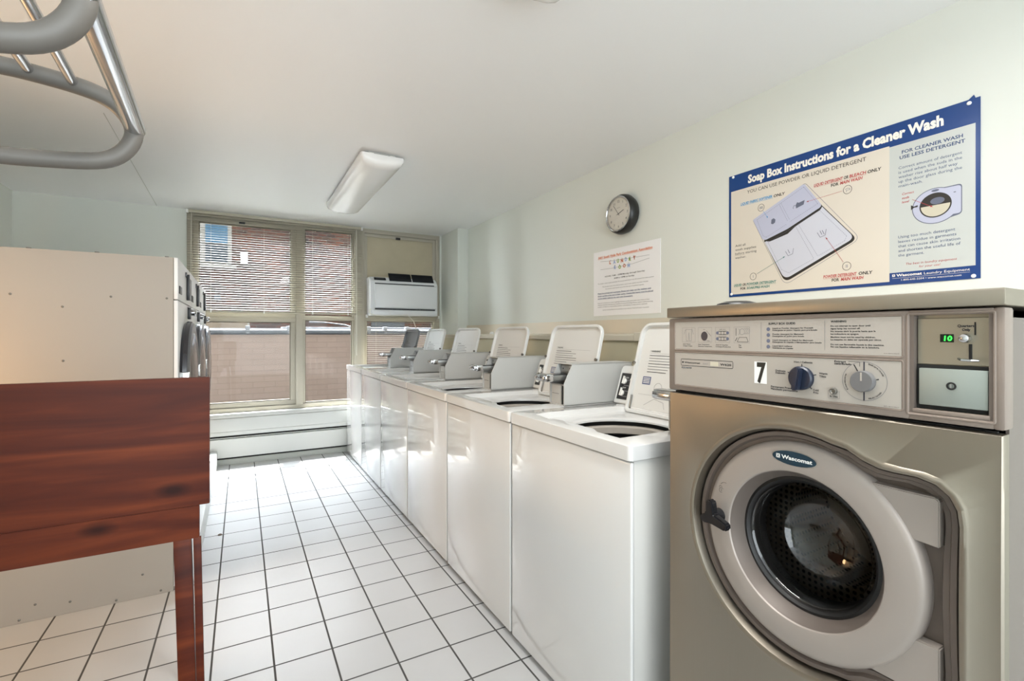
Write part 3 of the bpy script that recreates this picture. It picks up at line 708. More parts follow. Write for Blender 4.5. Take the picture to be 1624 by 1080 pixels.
for u0, a_, c_ in ((.047, 'Insert Fabrics', 'Cargue Ropa'), (.093, 'Select Temperature', 'Seleccione Temperatura'), (.143, 'Add All Supplies', 'Coloque Productos'), (.203, 'Pay', 'Pague')):
    wd = {'Pay': .007}.get(a_, .026 if u0 < .09 else .036); b.text(a_, u0, 1.1748, .0022, 'ink', q, width=wd * .9, bold=.02); b.text(c_, u0, 1.1705, .0022, 'ink', q, width=wd * 1.1, bold=.02)
b.rect(.2557, .2563, 1.168, 1.2255, q, 'ink_soft'); b.rect(.3847, .3853, 1.170, 1.2265, q, 'ink_soft')
b.text('SUPPLY BOX GUIDE:', .2725, 1.2205, .0040, 'ink', q, width=.057, bold=.03)
GL = [('Liquid or Powder detergent for Prewash', 'Detergente en polvo / liquido para pre-lavado', .082, .09), ('Powder detergent for Mainwash', 'Detergente en polvo para lavado', .064, .065), ('Liquid detergent or bleach for Mainwash', 'Detergente en Liquido o blanqueador para lavado', .082, .098), ('Liquid fabric softener', 'Suavizante en Liquido', .042, .043)]
for k, (a_, c_, w1, w2) in enumerate(GL):
    zz = 1.2110 - k * .01225; b.disc(.2722, zz, .0040, q, 'print_slate', 14)
    b.text(a_, .2815, zz + .0006, .0026, 'ink', q, width=w1, bold=.025); b.text(c_, .2815, zz - .0036, .0026, 'ink', q, width=w2, bold=.025)
b.text('WARNING', .3955, 1.2225, .0036, 'ink', q, width=.027, bold=.03)
for k, (s_, wd, zz) in enumerate([('Do not attempt to open door until', .066, 1.2145), ('signal lamp has turned off.', .050, 1.2095), ('No intente abrir la puerta hasta que la', .074, 1.2045), ('luz indicadora se apague.', .048, 1.1995), ('Machine must not be used by children.', .074, 1.1937), ('La maquina no debe ser operada por ninos.', .083, 1.1890), ('Do not use flammable liquids in this machine.', .087, 1.1800), ('No use liquidos inflamable en la lavadora.', .080, 1.1755)]):
    b.text(s_, .3955, zz, .0027, 'ink', q, width=wd, bold=.025)
b.text('0121 100 911 MULTI', .482, 1.1665, .0014, 'ink', q, width=.022)
b.build('instruction_plate', co, 0, label='beige printed instruction plate')
b = MB().box(.0225, .5075, -.0006, .003, 1.0735, 1.1540, 'console_plate', .0005)
b.path(rrect(.041, .188, 1.1225, 1.1385, .002, 3), .0012, q, 'ink', True)
b.rect(.0445, .049, 1.1285, 1.1325, q, 'ink'); b.text('Wascomat', .051, 1.1285, .0036, 'ink', q, width=.048, bold=.03); b.text('Junior', .107, 1.1285, .003, 'ink_soft', q, width=.015, slant=.2); b.rect(.128, .150, 1.1255, 1.1355, q, 'print_foam'); b.text('W620', .155, 1.1280, .0046, 'ink', q, width=.029, bold=.03)
b.rect(.043, .073, 1.1155, 1.1190, q, 'ink'); b.text('GENERATION', .0445, 1.1163, .0018, 'label_white', q - .0002, width=.027)
b.rect(.2405, .269, 1.095, 1.1415, q, 'label_white'); b.text('7', .2465, 1.0985, .0395, 'print_black', q - .0003, width=.0205, bold=.04)
for s_, u0, zz, wd in (('Hot / Caliente', .3265, 1.1435, .036), ('Delicate', .288, 1.1235, .021), ('Delicado', .288, 1.1190, .021), ('Warm', .3745, 1.1235, .0155), ('Tibio', .3750, 1.1180, .0125), ('Permanent Press', .278, 1.0895, .043), ('Planchado permanente', .278, 1.0848, .056), ('Cold', .3635, 1.0905, .0105), ('Frio', .3640, 1.0855, .0095), ('Extract', .402, 1.1480, .020), ('centrifugado', .402, 1.1440, .029)):
    b.text(s_, u0, zz, .0034, 'ink', q, width=wd, bold=.03)
for a_, c_ in (((.342, 1.1345), (.342, 1.1415)), ((.3135, 1.1235), (.3185, 1.122)), ((.363, 1.1205), (.3695, 1.1220)), ((.356, 1.099), (.361, 1.0935))): b.line(a_, c_, .0018, q, 'ink')
b.path([(.391, 1.0800), (.411, 1.0800), (.411, 1.0935), (.391, 1.0935)], .0004, q, 'ink_soft', True); b.text('In Use', .394, 1.0822, .0032, 'ink', q, width=.014, bold=.03)
DX, DZ = .4515, 1.1165
b.ring(DX, DZ, .0355, .0007, q, 'ink_soft', 60, ry=.0345); b.line((DX, DZ + .018), (DX, DZ + .035), .0020, q, 'navy_plastic'); b.line((DX, DZ - .018), (DX, DZ - .035), .0020, q, 'navy_plastic'); b.line((DX - .010, DZ + .017), (DX - .0165, DZ + .029), .0018, q, 'ink'); b.line((DX + .019, DZ + .004), (DX + .023, DZ + .005), .0016, q, 'ink')
b.path([(.426, 1.1505), (.4445, 1.1505), (.4445, 1.1425)], .0006, q, 'ink')
def arc_text(s_, rad, a_c, h_, m_, da, inward=False):
    for k, ch in enumerate(s_):
        if ch == ' ': continue
        a = a_c - (k - (len(s_) - 1) / 2) * da * (-1 if inward else 1)
        b.text(ch, DX + rad * math.cos(a), DZ + rad * math.sin(a), h_, m_, q, rot=a + (PI / 2 if inward else -PI / 2), bold=.03, align='c')
arc_text('Soak/pre-lavado', .0305, .85, .0026, 'ink', .068); arc_text('Wash/lavado', .0325, -.95, .0026, 'ink', .068, True); arc_text('Rinse/enjuague', .0305, PI + .1, .0026, 'ink', .068)
b.text('0471 100 910 MULTI', .482, 1.0755, .0014, 'ink', q, width=.022)
b.build('selector_plate', co, 0, label='beige selector plate with the number 7')
k = MB().lathe([(.0235, -.0008), (.0235, -.008), (.021, -.011)], (.342, 0, 1.1135), 'navy_plastic', 'y', 32, True, True)
k.prism([(.3335, 1.090), (.3445, 1.0905), (.3505, 1.131), (.345, 1.136), (.338, 1.133)], -.026, -.010, 'navy_plastic', 'y', .002); k.build('temperature_knob', co, label='navy temperature knob')
MB().lathe([(.0188, -.0008), (.0188, -.010), (.0175, -.012)], (DX, 0, DZ), 'dial_grey', 'y', 40, True, True).box(DX - .0012, DX + .0016, -.0126, -.0118, DZ + .001, DZ + .016, 'console_plate').build('programme_dial', co, label='grey round programme dial')
MB().lathe([(.0062, -.0008), (.0062, -.005), (.0045, -.006), (.003, -.004)], (.4015, 0, 1.094), 'screw_grey', 'y', 20, True, True).build('indicator_lamp', co)
# coin meter in the recess
b = MB().box(.516, .624, .018, .036, 1.066, 1.236, 'coin_plate').box(.516, .5235, .002, .02, 1.07, 1.233, 'ring_plastic').box(.6155, .624, .002, .02, 1.07, 1.233, 'ring_plastic')
cm = b.build('coin_meter', fl, 0)
MB().box(.5245, .6145, .0125, .018, 1.1515, 1.2265, 'coin_plate', .001).rect(.596, .598, 1.199, 1.219, .0120, 'dark_gap').build('meter_face', cm, 0)
b = MB(); yy = .0118
b.rect(.5545, .5715, 1.1875, 1.2005, yy, 'led_window'); b.text('10', .5595, 1.1900, .0075, 'led_green', yy - .0004, width=.0100, bold=.02, slant=.08); b.build('price_display', cm, 0, label='green lit number 10 on black')
b = MB(); b.text('Quarters', .5760, 1.2115, .0038, 'ink', yy, width=.020, align='l', bold=.03); b.text('Only', .5815, 1.2055, .0038, 'ink', yy, width=.010, bold=.03); b.build('coin_lettering', cm, 0)
MB().lathe([(.0068, .013), (.0075, .006), (.006, .001), (.003, -.001)], (.5865, 0, 1.194), 'chrome', 'y', 20, True, True).build('reject_button', cm)
MB().box(.5895, .5935, .0115, .0125, 1.158, 1.185, 'dark_gap', .0003).tube([(.5825, -.004, 1.1625), (.588, -.010, 1.1610), (.598, -.009, 1.1605), (.6045, .0, 1.160)], .0020, 'chrome', 8).build('coin_return_lever', cm)
b = MB().box(.5225, .6165, .0120, .018, 1.0785, 1.1505, 'dark_gap').box(.5285, .6135, .006, .014, 1.0850, 1.1450, 'coin_drawer', .0015); cd = b.build('coin_drawer', cm, label='pale steel coin drawer')
MB().lathe([(.0062, .0065), (.0062, .0045), (.004, .0045), (.0035, .007)], (.5705, 0, 1.1185), 'dark_gap', 'y', 20, True, True).box(.5695, .5715, .0038, .0048, 1.1155, 1.1215, 'chrome').build('drawer_lock', cd)
b = MB().lathe([(.001, .020), (.03, .019), (.05, .013), (.056, .004), (.056, 0)], (0, 0, 0), 'black_plastic', 'z', 32, False, True)
o = b.build('round_cap'); o.location = (1.15, .824, 1.2686); tag(o, 'low black round cap lying on top of the steel front loader', 'cap')

# ================================================================== DRYERS
DW = .66; DH = 1.56; DD = 1.18
def make_dryer(label):
    t = thing('tumble_dryer', label, 'dryer', (0, 0, 0), R90, 'white tumble dryers along the left wall')
    MB().box(0, DW, .018, DD, 0.0, DH, 'dryer_side', .002).build('cabinet', t)
    MB().box(0.001, DW - .001, 0, .0165, 1.365, DH, 'dryer_white', .002).build('upper_panel', t)
    MB().box(0.001, DW - .001, 0, .0165, 0.02, 1.360, 'dryer_white', .002).build('front_panel', t)
    MB().box(.40, .425, -.014, .0, 1.385, 1.525, 'black_plastic', .002).build('lint_pull', t, label='black vertical strip'); MB().box(.50, .63, -.006, .0, 1.395, 1.515, 'black_plastic', .002).build('display_panel', t, label='black display panel')
    MB().box(.34, .37, -.006, 0, 1.505, 1.53, 'dryer_dark', .001).build('badge', t); MB().box(.04, .14, -.004, 0, 1.395, 1.432, 'black_plastic', .001).build('nameplate', t)
    b = MB().box(.46, .50, -.014, 0, 1.285, 1.35, 'black_plastic', .002).lathe([(.018, 0), (.018, -.030), (.012, -.036)], (.52, 0, 1.322), 'chrome', 'y', 16, True, True); b.build('coin_meter', t)
    d = MB().lathe([(.275, .0), (.285, -.012), (.283, -.030), (.268, -.034)], (.335, 0, .985), 'dryer_dark', 'y', 64); do = d.build('door', t)
    MB().lathe([(.280, -.030), (.272, -.040), (.245, -.044), (.222, -.040), (.215, -.030)], (.335, 0, .985), 'rim_metal', 'y', 64).build('door_rim', do)
    MB().lathe([(.222, -.034), (.18, -.042), (.10, -.050), (.02, -.052)], (.335, 0, .985), 'dryer_dark', 'y', 48, False, True).build('door_glass', do)
    MB().box(.03, .05, -.045, 0, .95, 1.02, 'chrome', .006).build('door_handle', do)
    MB().box(.1, .56, -.006, 0, .22, .52, 'dryer_white', .003).build('lint_door', t)
    return t
dl = ['nearest white dryer of the left row, its plain beige side panel facing the room', 'middle white dryer of the left row', 'last white dryer of the left row, nearest the window']
d0 = make_dryer(dl[0]); d0.location = (-.26, 2.74, 0)
for k in (1, 2): dup(d0, (-.26, 2.74 + k * (DW + .004), 0), label=dl[k])
for i, (x, z) in enumerate([(-.83, 1.367), (-.668, 1.319), (-.506, 1.368), (-.303, 1.368), (-.666, 1.087), (-.803, .016), (-.754, .068), (-.643, .05), (-.487, .014), (-.393, .106), (-.325, .016)]):
    b = MB().lathe([(.0048, 0), (.0048, .0015), (.002, .003)], (0, 0, 0), 'screw_grey', 'x', 12, True, True)
    o = b.build('panel_screw', d0); o.location = (-.0001, -x - .26, z); o.rotation_euler = (0, 0, PI)
for x in (-.776, -.555, -.303):
    o = MB().box(-.004, .004, -.008, .008, 0, .004, 'screw_grey', .001).build('top_clip', d0); o.location = (.006, -x - .26, DH)
b = MB().box(-.06, 0, 0, 2.33, 0, .137, 'curb_white', .006)
o = b.build('floor_curb'); o.location = (-.192, 2.80, 0); tag(o, 'low white painted curb along the foot of the dryers', 'curb')

# ================================================================== WOODEN TABLE WITH HIGH BACK BOARD
tb = thing('folding_table', 'dark red stained wooden laundry table with a high back board', 'table', (-.07, 1.45, 0))
MB().prism([(-1.2, .769), (-.001, .769), (-.001, 1.0915), (-1.2, 1.0915)], 0, .018, 'red_wood', 'y', .0012).build('back_board', tb)
MB().prism([(-1.2, .686), (-.023, .686), (-.023, .7685), (-1.2, .7685)], .001, .019, 'red_wood', 'y', .0012).build('apron', tb)
MB().box(-1.2, -.05, .02, .60, .76, .785, 'red_wood', .003).build('table_top', tb)
b = MB().box(-1.2, -.09, .585, .60, .69, .76, 'red_wood', .002); b.build('apron', tb)
def splay(mb, dx):                                                # the legs lean a little to the right towards the foot
    mb.v = [(x + dx * (1 - z / .69), y, z) for x, y, z in mb.v]; return mb
splay(MB().box(-.078, -.041, .004, .034, 0, .686, 'red_wood', .0015), .019).build('leg', tb)
splay(MB().box(-.0365, -.0195, .004, .014, 0, .686, 'red_wood', .001), .013).build('leg_brace', tb)
splay(MB().box(-.125, -.088, .565, .59, 0, .69, 'red_wood', .0015), .01).build('leg', tb)
MB().box(-1.19, -1.15, .004, .034, 0, .686, 'red_wood', .0015).build('leg', tb)
MB().box(-1.19, -1.15, .565, .59, 0, .69, 'red_wood', .0015).build('leg', tb)

# ================================================================== HANGING RACK (upper left, close to the camera)
rk = thing('garment_rack', 'grey and chrome tubular garment rack top frame hanging into view overhead', 'rack', (-.75, .81, 0))
far = [(-.314, 1.602), (-.281, 1.600), (-.23, 1.594), (-.197, 1.586), (-.170, 1.569), (-.153, 1.540), (-.158, 1.512), (-.178, 1.487), (-.207, 1.476), (-.272, 1.470), (-.314, 1.467)]
def smooth(P, it=2):
    for _ in range(it):
        Q = [P[0]]
        for a, c in zip(P, P[1:]): Q += [tuple(a[i] * .75 + c[i] * .25 for i in range(len(a))), tuple(a[i] * .25 + c[i] * .75 for i in range(len(a)))]
        P = Q + [P[-1]]
    return P
def hoop(pts, y):
    P = [(-.75 - .314 - (.0), 1.61)] + [(-.60, 1.606)] + pts + [(-.60, 1.462), (-1.064, 1.455)]
    P = smooth(P)
    b = MB().tube([(x + .75, y - .81, z) for x, z in P], .0130, 'rack_grey', 14); return b
hoop(far, 1.0).build('end_hoop', rk, 60)
hoop([(x + .018, z - .002) for x, z in far], .62).build('end_hoop', rk, 60)
MB().tube([(.75 - .136, -.20, 1.536), (.75 - .153, .195, 1.540)], .0135, 'chrome', 14).build('cross_bar', rk)
MB().tube([(.75 - .212, -.19, 1.592), (.75 - .230, .19, 1.594)], .0072, 'chrome', 12).build('cross_bar', rk)
MB().tube([(.75 - .263, -.19, 1.598), (.75 - .281, .19, 1.600)], .0072, 'chrome', 12).build('cross_bar', rk)
MB().tube([(.75 - .55, -.19, 1.606), (.75 - .55, .19, 1.606)], .0072, 'chrome', 12).build('cross_bar', rk)
for y in (-.19, .19):
    MB().tube([(-.314, y, 1.61), (-.32, y, 1.0), (-.32, y, .09)], .0148, 'rack_grey', 12).build('upright', rk)
    MB().tube([(-.314, y, 1.455), (-.32, y, 1.455)], .014, 'rack_grey', 12).build('elbow', rk)
MB().box(-.34, .12, -.22, .22, .06, .09, 'rack_grey', .01).build('base_frame', rk)
for cx, cy in ((-.3, -.18), (-.3, .18), (.08, -.18), (.08, .18)): MB().lathe([(.03, -.012), (.03, .012)], (cx, cy, .03), 'black_plastic', 'y', 20, True, True).build('caster', rk)

# ================================================================== THINGS ON THE RIGHT WALL
WALLX = XR
# clock
ck = thing('wall_clock', 'round wall clock with black case and white dial above the laundry room notice', 'clock', (WALLX - .001, 2.298, 1.953), -R90)
MB().lathe([(.06, 0), (.115, -.004), (.125, -.03), (.122, -.055), (.112, -.072), (.108, -.074)], (0, 0, 0), 'clock_black', 'y', 64, True).build('case', ck)
MB().lathe([(.110, -.070), (.110, -.076), (.104, -.078), (.101, -.074), (.100, -.066)], (0, 0, 0), 'chrome', 'y', 64).build('bezel', ck, label='thin chrome ring')
f = MB().disc(0, 0, .102, -.066, 'clock_face', 48)
for n_ in range(1, 13):
    a = PI / 2 - n_ * PI / 6; f.text(str(n_), .078 * math.cos(a), .078 * math.sin(a) - .0075, .015, 'ink', -.0665, align='c')
for n_ in range(60):
    a = n_ * PI / 30; r0 = .094 if n_ % 5 else .091; f.line((r0 * math.cos(a), r0 * math.sin(a)), (.0975 * math.cos(a), .0975 * math.sin(a)), .0007, -.0665, 'ink')
f.text('QUARTZ', 0, .035, .005, 'ink_soft', -.0665, align='c'); f.build('dial', ck, 0)
def hand(name, ang, L_, w_, y, m_='ink'):
    a = math.radians(ang); d = (math.sin(a), math.cos(a)); MB().line((-d[0] * .015, -d[1] * .015), (d[0] * L_, d[1] * L_), w_, y, m_).build(name, ck, 0)
hand('minute_hand', -37, .072, .003, -.069); hand('hour_hand', 71, .050, .004, -.068)
MB().lathe([(.103, -.072), (.08, -.077), (.04, -.080), (.002, -.081)], (0, 0, 0), 'clock_glass', 'y', 48).build('clock_glass', ck)

# notice
ns = thing('laundry_notice', 'white laminated laundry room notice under the clock', 'sign', (WALLX - .0015, 2.622, 1.325), -R90)
MB().box(.002, .608, -.002, .001, 0, .434, 'paper_white').build('sheet', ns, 0)
b = MB(); q = -.0026
b.text('5401 South Hyde Park Condominium Association', .05, .384, .015, 'print_orange', q, width=.496, bold=.05, slant=.15); b.rect(.05, .546, .380, .3812, q, 'print_orange')
b.build('heading', ns, 0, label='orange outlined heading')
b = MB(); b.path([(.074, .366), (.2, .357), (.35, .352), (.524, .349)], .0014, q, 'ink_soft'); b.path([(.074, .312), (.2, .309), (.38, .314), (.524, .330)], .0014, q, 'ink_soft'); b.build('clothes_line', ns, 0)
b = MB()
for s_, u0, vv, st in (('LAUNDRY', .165, .336, .0365), ('ROOM', .210, .298, .042)):
    for i, ch in enumerate(s_):
        cl = ['print_rust', 'print_periwinkle', 'print_green', 'print_rust', 'print_periwinkle', 'print_green', 'print_rust'] if len(s_) == 7 else ['print_periwinkle', 'print_green', 'print_rust', 'print_periwinkle']
        b.text(ch, u0 + i * st, vv + (.0 if i % 2 else .003), .020, cl[i], q, bold=.05); b.line((u0 + i * st + .01, vv + .022), (u0 + i * st + .01, vv + .028), .003, q, 'ink')
b.build('title_letters', ns, 0, label='coloured letters LAUNDRY ROOM')
b = MB()
b.text('HOURS: 7AM - 10PM Monday through Saturday', .12, .256, .0085, 'ink', q, width=.365, bold=.01); b.text('8AM to 10PM on Sunday', .211, .237, .0085, 'ink', q, width=.185, bold=.01)
for s_, u0, vv, wd in (('The washer cycle is approximately 30 minutes and dryers run 10 minutes for each quarter', .047, .214, .512), ('The laundry room is for the exclusive use of unit owners and their tenants.', .093, .191, .422), ('It is not for commercial use or for the use of residents\' guests.', .126, .175, .353), ('If you are using two or more washing machines at the same time, wait three to four', .047, .083, .477), ('minutes between starting each machine to avoid flooding. Please report malfunctioning', .047, .070, .502), ('washers or dryers to the building engineer immediately so they can be repaired.', .047, .057, .458), ('Laundry use by association on the same day is at your own risk. Thank you for your cooperation!', .098, .036, .421)):
    b.text(s_, u0, vv, .0060, 'ink', q, width=wd)
for s_, vv, wd in (('Please be prompt and courteous. Empty and clean out the washers and', .147, .487), ('dryers quickly at the end of their cycles. Unattended items must be placed', .130, .505), ('on the folding table by the next user if necessary.', .113, .337)):
    b.text(s_, .047, vv, .0075, 'ink_blue', q, width=wd, bold=.03); b.rect(.047, .047 + wd, vv - .0025, vv - .0015, q, 'ink_blue')
b.build('body_text', ns, 0)

# poster
po = thing('soap_box_poster', 'large blue-bordered poster of soap box instructions above the steel washer', 'poster', (WALLX - .002, 1.563, 1.385), -R90)
# slightly buckled sheet
NX, NZ = 24, 12; PWD, PHT = .936, .598
def bulge(u, v): return -.0035 - .0016 * math.sin(u * 9.0) * math.sin(v * 6 + 1) * (1 if 0 < u < PWD else 0)
vs = []; fs = []
for j in range(NZ + 1):
    for i in range(NX + 1): u = PWD * i / NX; v = PHT * j / NZ; vs.append((u, -.0012, v))
for j in range(NZ):
    for i in range(NX): a = j * (NX + 1) + i; fs.append((a, a + 1, a + NX + 2, a + NX + 1))
b = MB().box(0, PWD, -.0014, .0, 0, PHT, 'poster_blue'); b.poly([(PWD - .030, PHT), (PWD - .012, PHT), (PWD - .016, PHT + .012)], -.0014, 'poster_blue'); b.build('sheet', po, 0)
A_, B_, C_ = -.0018, -.0021, -.0024
b = MB().rect(.012, .681, .012, .520, A_, 'paper_cream').rect(.681, .924, .044, .515, A_, 'paper_grey'); b.build('printed_fields', po, 0)
b = MB().text('Soap Box Instructions for a Cleaner Wash', .103, .540, .0355, 'print_white', B_, width=.738, bold=.045); b.build('title_lettering', po, 0, label='white bold title lettering')
b = MB(); T = b.text
T('YOU CAN USE POWDER OR LIQUID DETERGENT', .099, .490, .0155, 'print_black', B_, width=.505)
b.build('subtitle', po, 0); b = MB(); T = b.text
T('LIQUID FABRIC SOFTENER', .064, .441, .0115, 'print_cyan', B_, width=.160, bold=.03, slant=.15); T('ONLY', .230, .440, .0115, 'print_black', B_, width=.052, bold=.03, slant=.15); b.rect(.064, .226, .4375, .4385, B_, 'print_cyan')
b.build('softener_caption', po, 0); b = MB(); T = b.text
T('LIQUID DETERGENT', .408, .440, .0115, 'print_red', B_, width=.112, bold=.03, slant=.1); T('OR', .524, .440, .0115, 'print_black', B_, width=.017, bold=.03, slant=.1); T('BLEACH', .545, .440, .0115, 'print_red', B_, width=.058, bold=.03, slant=.1); T('ONLY', .608, .439, .0115, 'print_black', B_, width=.046, bold=.03, slant=.1)
b.rect(.408, .520, .4365, .4373, B_, 'print_red'); b.rect(.545, .603, .4365, .4373, B_, 'print_red')
T('FOR', .476, .422, .0115, 'print_black', B_, width=.029, bold=.03); T('MAIN WASH', .510, .422, .0115, 'print_red', B_, width=.080, bold=.03, slant=.2)
b.build('bleach_caption', po, 0); b = MB(); T = b.text
T('LIQUID', .028, .051, .0105, 'print_teal', B_, width=.042, bold=.03, slant=.1); T('OR', .074, .051, .0105, 'print_black', B_, width=.018, bold=.03, slant=.1); T('POWDER DETERGENT', .096, .051, .0105, 'print_teal', B_, width=.146, bold=.03, slant=.1); b.rect(.028, .242, .0475, .0483, B_, 'print_teal')
T('FOR', .063, .032, .0105, 'print_black', B_, width=.028, bold=.03); T('SOAK/PRE-WASH', .096, .032, .0105, 'print_teal', B_, width=.114, bold=.03, slant=.2)
b.build('prewash_caption', po, 0); b = MB(); T = b.text
T('POWDER DETERGENT', .446, .049, .0115, 'print_red', B_, width=.124, bold=.03, slant=.1); T('ONLY', .577, .049, .0115, 'print_black', B_, width=.048, bold=.03, slant=.1); b.rect(.446, .570, .0455, .0463, B_, 'print_red')
T('FOR', .479, .032, .0115, 'print_black', B_, width=.028, bold=.03); T('MAIN WASH', .513, .032, .0115, 'print_red', B_, width=.080, bold=.03, slant=.2)
b.build('powder_caption', po, 0); b = MB(); T = b.text
for k, (s_, wd) in enumerate((('Add all', .055), ('wash supplies', .110), ('before starting', .112), ('washer.', .058))): T(s_, .035, .244 - k * .0195, .0105, 'print_black', B_, width=wd)
b.rect(.035, .084, .2015, .2022, B_, 'print_black'); b.build('side_note', po, 0)
b = MB(); T = b.text
T('FOR CLEANER WASH', .720, .4790, .0115, 'print_navy', B_, width=.172, bold=.02); T('USE LESS DETERGENT', .713, .4600, .0115, 'print_navy', B_, width=.185, bold=.02)
b.build('suds_heading', po, 0); b = MB(); T = b.text
for k, (s_, wd) in enumerate((('Correct amount of detergent', .180), ('is used when the suds in the', .180), ('washer rise about half way', .168), ('up the door glass during the', .180), ('main-wash.', .072))): T(s_, .710, .4240 - k * .0168, .0098, 'print_navy', B_, width=wd)
b.build('amount_text', po, 0); b = MB(); T = b.text
for k, (s_, wd) in enumerate((('Correct', .036), ('suds', .022), ('level', .021))): T(s_, .720, .3262 - k * .0150, .0080, 'print_red', B_, width=wd, bold=.01, slant=.2)
b.build('suds_label', po, 0); b = MB(); T = b.text
for k, (s_, wd) in enumerate((('Using too much detergent', .163), ('leaves residue in garments', .166), ('that can cause skin irritation', .176), ('and shorten the useful life of', .177), ('the garment.', .077))): T(s_, .709, .1690 - k * .0168, .0098, 'print_navy', B_, width=wd)
b.build('residue_text', po, 0); b = MB(); T = b.text
T('The best in laundry equipment', .731, .0685, .0078, 'print_red', B_, width=.145, slant=.2); T('for your use!', .771, .0550, .0078, 'print_red', B_, width=.060, slant=.2)
b.build('slogan', po, 0); b = MB(); T = b.text
T('Wascomat', .703, .0290, .0090, 'print_white', B_, width=.077, bold=.03); T('Laundry Equipment', .786, .0285, .0085, 'print_white', B_, width=.124); b.rect(.690, .699, .029, .038, B_, 'print_white'); b.line((.692, .030), (.697, .037), .0012, C_, 'poster_blue'); b.line((.692, .037), (.697, .030), .0012, C_, 'poster_blue')
b.rect(.690, .910, .0228, .0235, B_, 'print_white'); T('1-800-645-2204 • www.wascomat.com', .718, .0125, .0062, 'print_white', B_, width=.170)
b.build('maker_line', po, 0)
# soap box drawing
def bez(P, n=8):      # rounds polygon corners given (u,v,r)
    out = []; m_ = len(P)
    for i in range(m_):
        p = Vector(P[i][:2]); a = Vector(P[i - 1][:2]); c = Vector(P[(i + 1) % m_][:2]); r_ = P[i][2]
        if r_ == 0: out.append(tuple(p)); continue
        p0 = p + (a - p).normalized() * r_; p1 = p + (c - p).normalized() * r_
        for k in range(n + 1): t_ = k / n; out.append(tuple((1 - t_) ** 2 * p0 + 2 * t_ * (1 - t_) * p + t_ * t_ * p1))
    return out
b = MB()
b.path(bez([(.130, .355, .004), (.372, .467, .012), (.584, .191, .03), (.282, .034, .035)]), .0014, B_, 'print_slate', True)
b.poly(bez([(.184, .25, .0), (.436, .36, .0), (.573, .191, .026), (.283, .047, .032)]), -.0020, 'print_black')
b.poly(bez([(.188, .243, .0), (.438, .353, .0), (.564, .198, .026), (.282, .060, .032)]), -.0022, 'print_lilac_light')
b.poly(bez([(.176, .262, .01), (.200, .238, .025), (.296, .262, .0), (.33, .288, .0), (.432, .336, .0), (.444, .350, .01), (.43, .37, 0), (.3, .31, 0)]), -.0024, 'print_black')
b.poly(bez([(.129, .358, .004), (.368, .466, .012), (.443, .352, .016), (.33, .300, .01), (.296, .284, .01), (.182, .249, .018)]), -.0026, 'print_lilac')
D_ = -.0029
b.path([(.150, .354), (.366, .451), (.424, .366), (.305, .313)], .0011, D_, 'print_slate', dash=.0075); b.path([(.150, .354), (.180, .274), (.196, .264), (.292, .306)], .0011, D_, 'print_slate', dash=.0075)
b.path([(.258, .400), (.296, .318)], .0011, D_, 'print_slate', dash=.0075); b.path([(.266, .404), (.305, .322)], .0011, D_, 'print_slate', dash=.0075)
b.path([(.205, .238), (.330, .290), (.408, .136)], .0011, D_, 'print_slate', dash=.0075); b.path([(.342, .296), (.432, .336), (.535, .210), (.528, .192), (.424, .145)], .0011, D_, 'print_slate', dash=.0075)
b.path([(.205, .238), (.268, .106), (.300, .088), (.408, .136)], .0011, D_, 'print_slate', dash=.0075); b.path([(.342, .296), (.424, .145)], .0011, D_, 'print_slate', dash=.0075)
b.poly([(.219, .322), (.228, .318), (.238, .324), (.240, .337), (.231, .345), (.221, .340)], D_, 'print_slate')
b.poly([(.333, .366), (.366, .376), (.370, .394), (.345, .388), (.338, .392), (.332, .382)], D_, 'print_slate'); b.path([(.334, .378), (.324, .381), (.320, .372), (.322, .367)], .002, D_, 'print_slate')
for cx, cz, bars in ((.304, .172, 1), (.440, .230, 2)):
    b.path([(cx - .018, cz + .014), (cx - .006, cz - .008), (cx + .014, cz - .002), (cx + .018, cz + .022)], .0018, D_, 'print_slate')
    for k in range(bars): b.line((cx - .004 + k * .009 - .003, cz + .02), (cx + k * .009 + .001, cz + .002), .0022, D_, 'print_slate')
def arrow(p, q_, m_):
    d = (Vector(q_) - Vector(p)).normalized(); n_ = Vector((-d.y, d.x)); e = Vector(q_)
    b.line(p, q_, .0012, D_ - .0002, m_); b.poly([tuple(e), tuple(e - d * .009 + n_ * .0032), tuple(e - d * .009 - n_ * .0032)], D_ - .0002, m_)
arrow((.180, .390), (.204, .352), 'print_cyan'); arrow((.518, .394), (.377, .384), 'print_red'); arrow((.149, .100), (.284, .163), 'print_teal'); arrow((.523, .107), (.456, .218), 'print_red')
for cx, cz, s_ in ((.170, .407, '88'), (.538, .395, ''), (.130, .090, 'I'), (.535, .089, 'II')):
    b.ring(cx, cz, .0155, .0018, B_, 'print_black', 24, ry=.0165)
    if s_: b.text(s_, cx, cz - .006, .012, 'print_slate', B_, align='c')
    else: b.path([(cx - .009, cz + .002), (cx - .002, cz + .006), (cx + .008, cz + .004), (cx + .009, cz - .002), (cx - .004, cz - .001), (cx - .004, cz - .009)], .0014, B_, 'print_slate')
b.build('soap_box_drawing', po, 0)
b = MB(); cx, cz = .818, .2655
b.poly(bez([(.80, .326, .02), (.850, .3235, .01), (.890, .325, .012), (.890, .223, .012), (.862, .217, .01), (.80, .200, .02)]), -.0020, 'print_slate')
b.disc(cx, cz, .0670, -.0021, 'print_slate', 48, .0625); b.disc(cx, cz, .0645, -.0023, 'print_lilac', 48, .060); b.poly(bez([(.84, .3205, 0), (.8875, .3205, .01), (.8875, .226, .01), (.84, .226, 0)]), -.00225, 'print_lilac')
b.disc(cx, cz + .002, .0450, -.0025, 'print_black', 40, .0430)
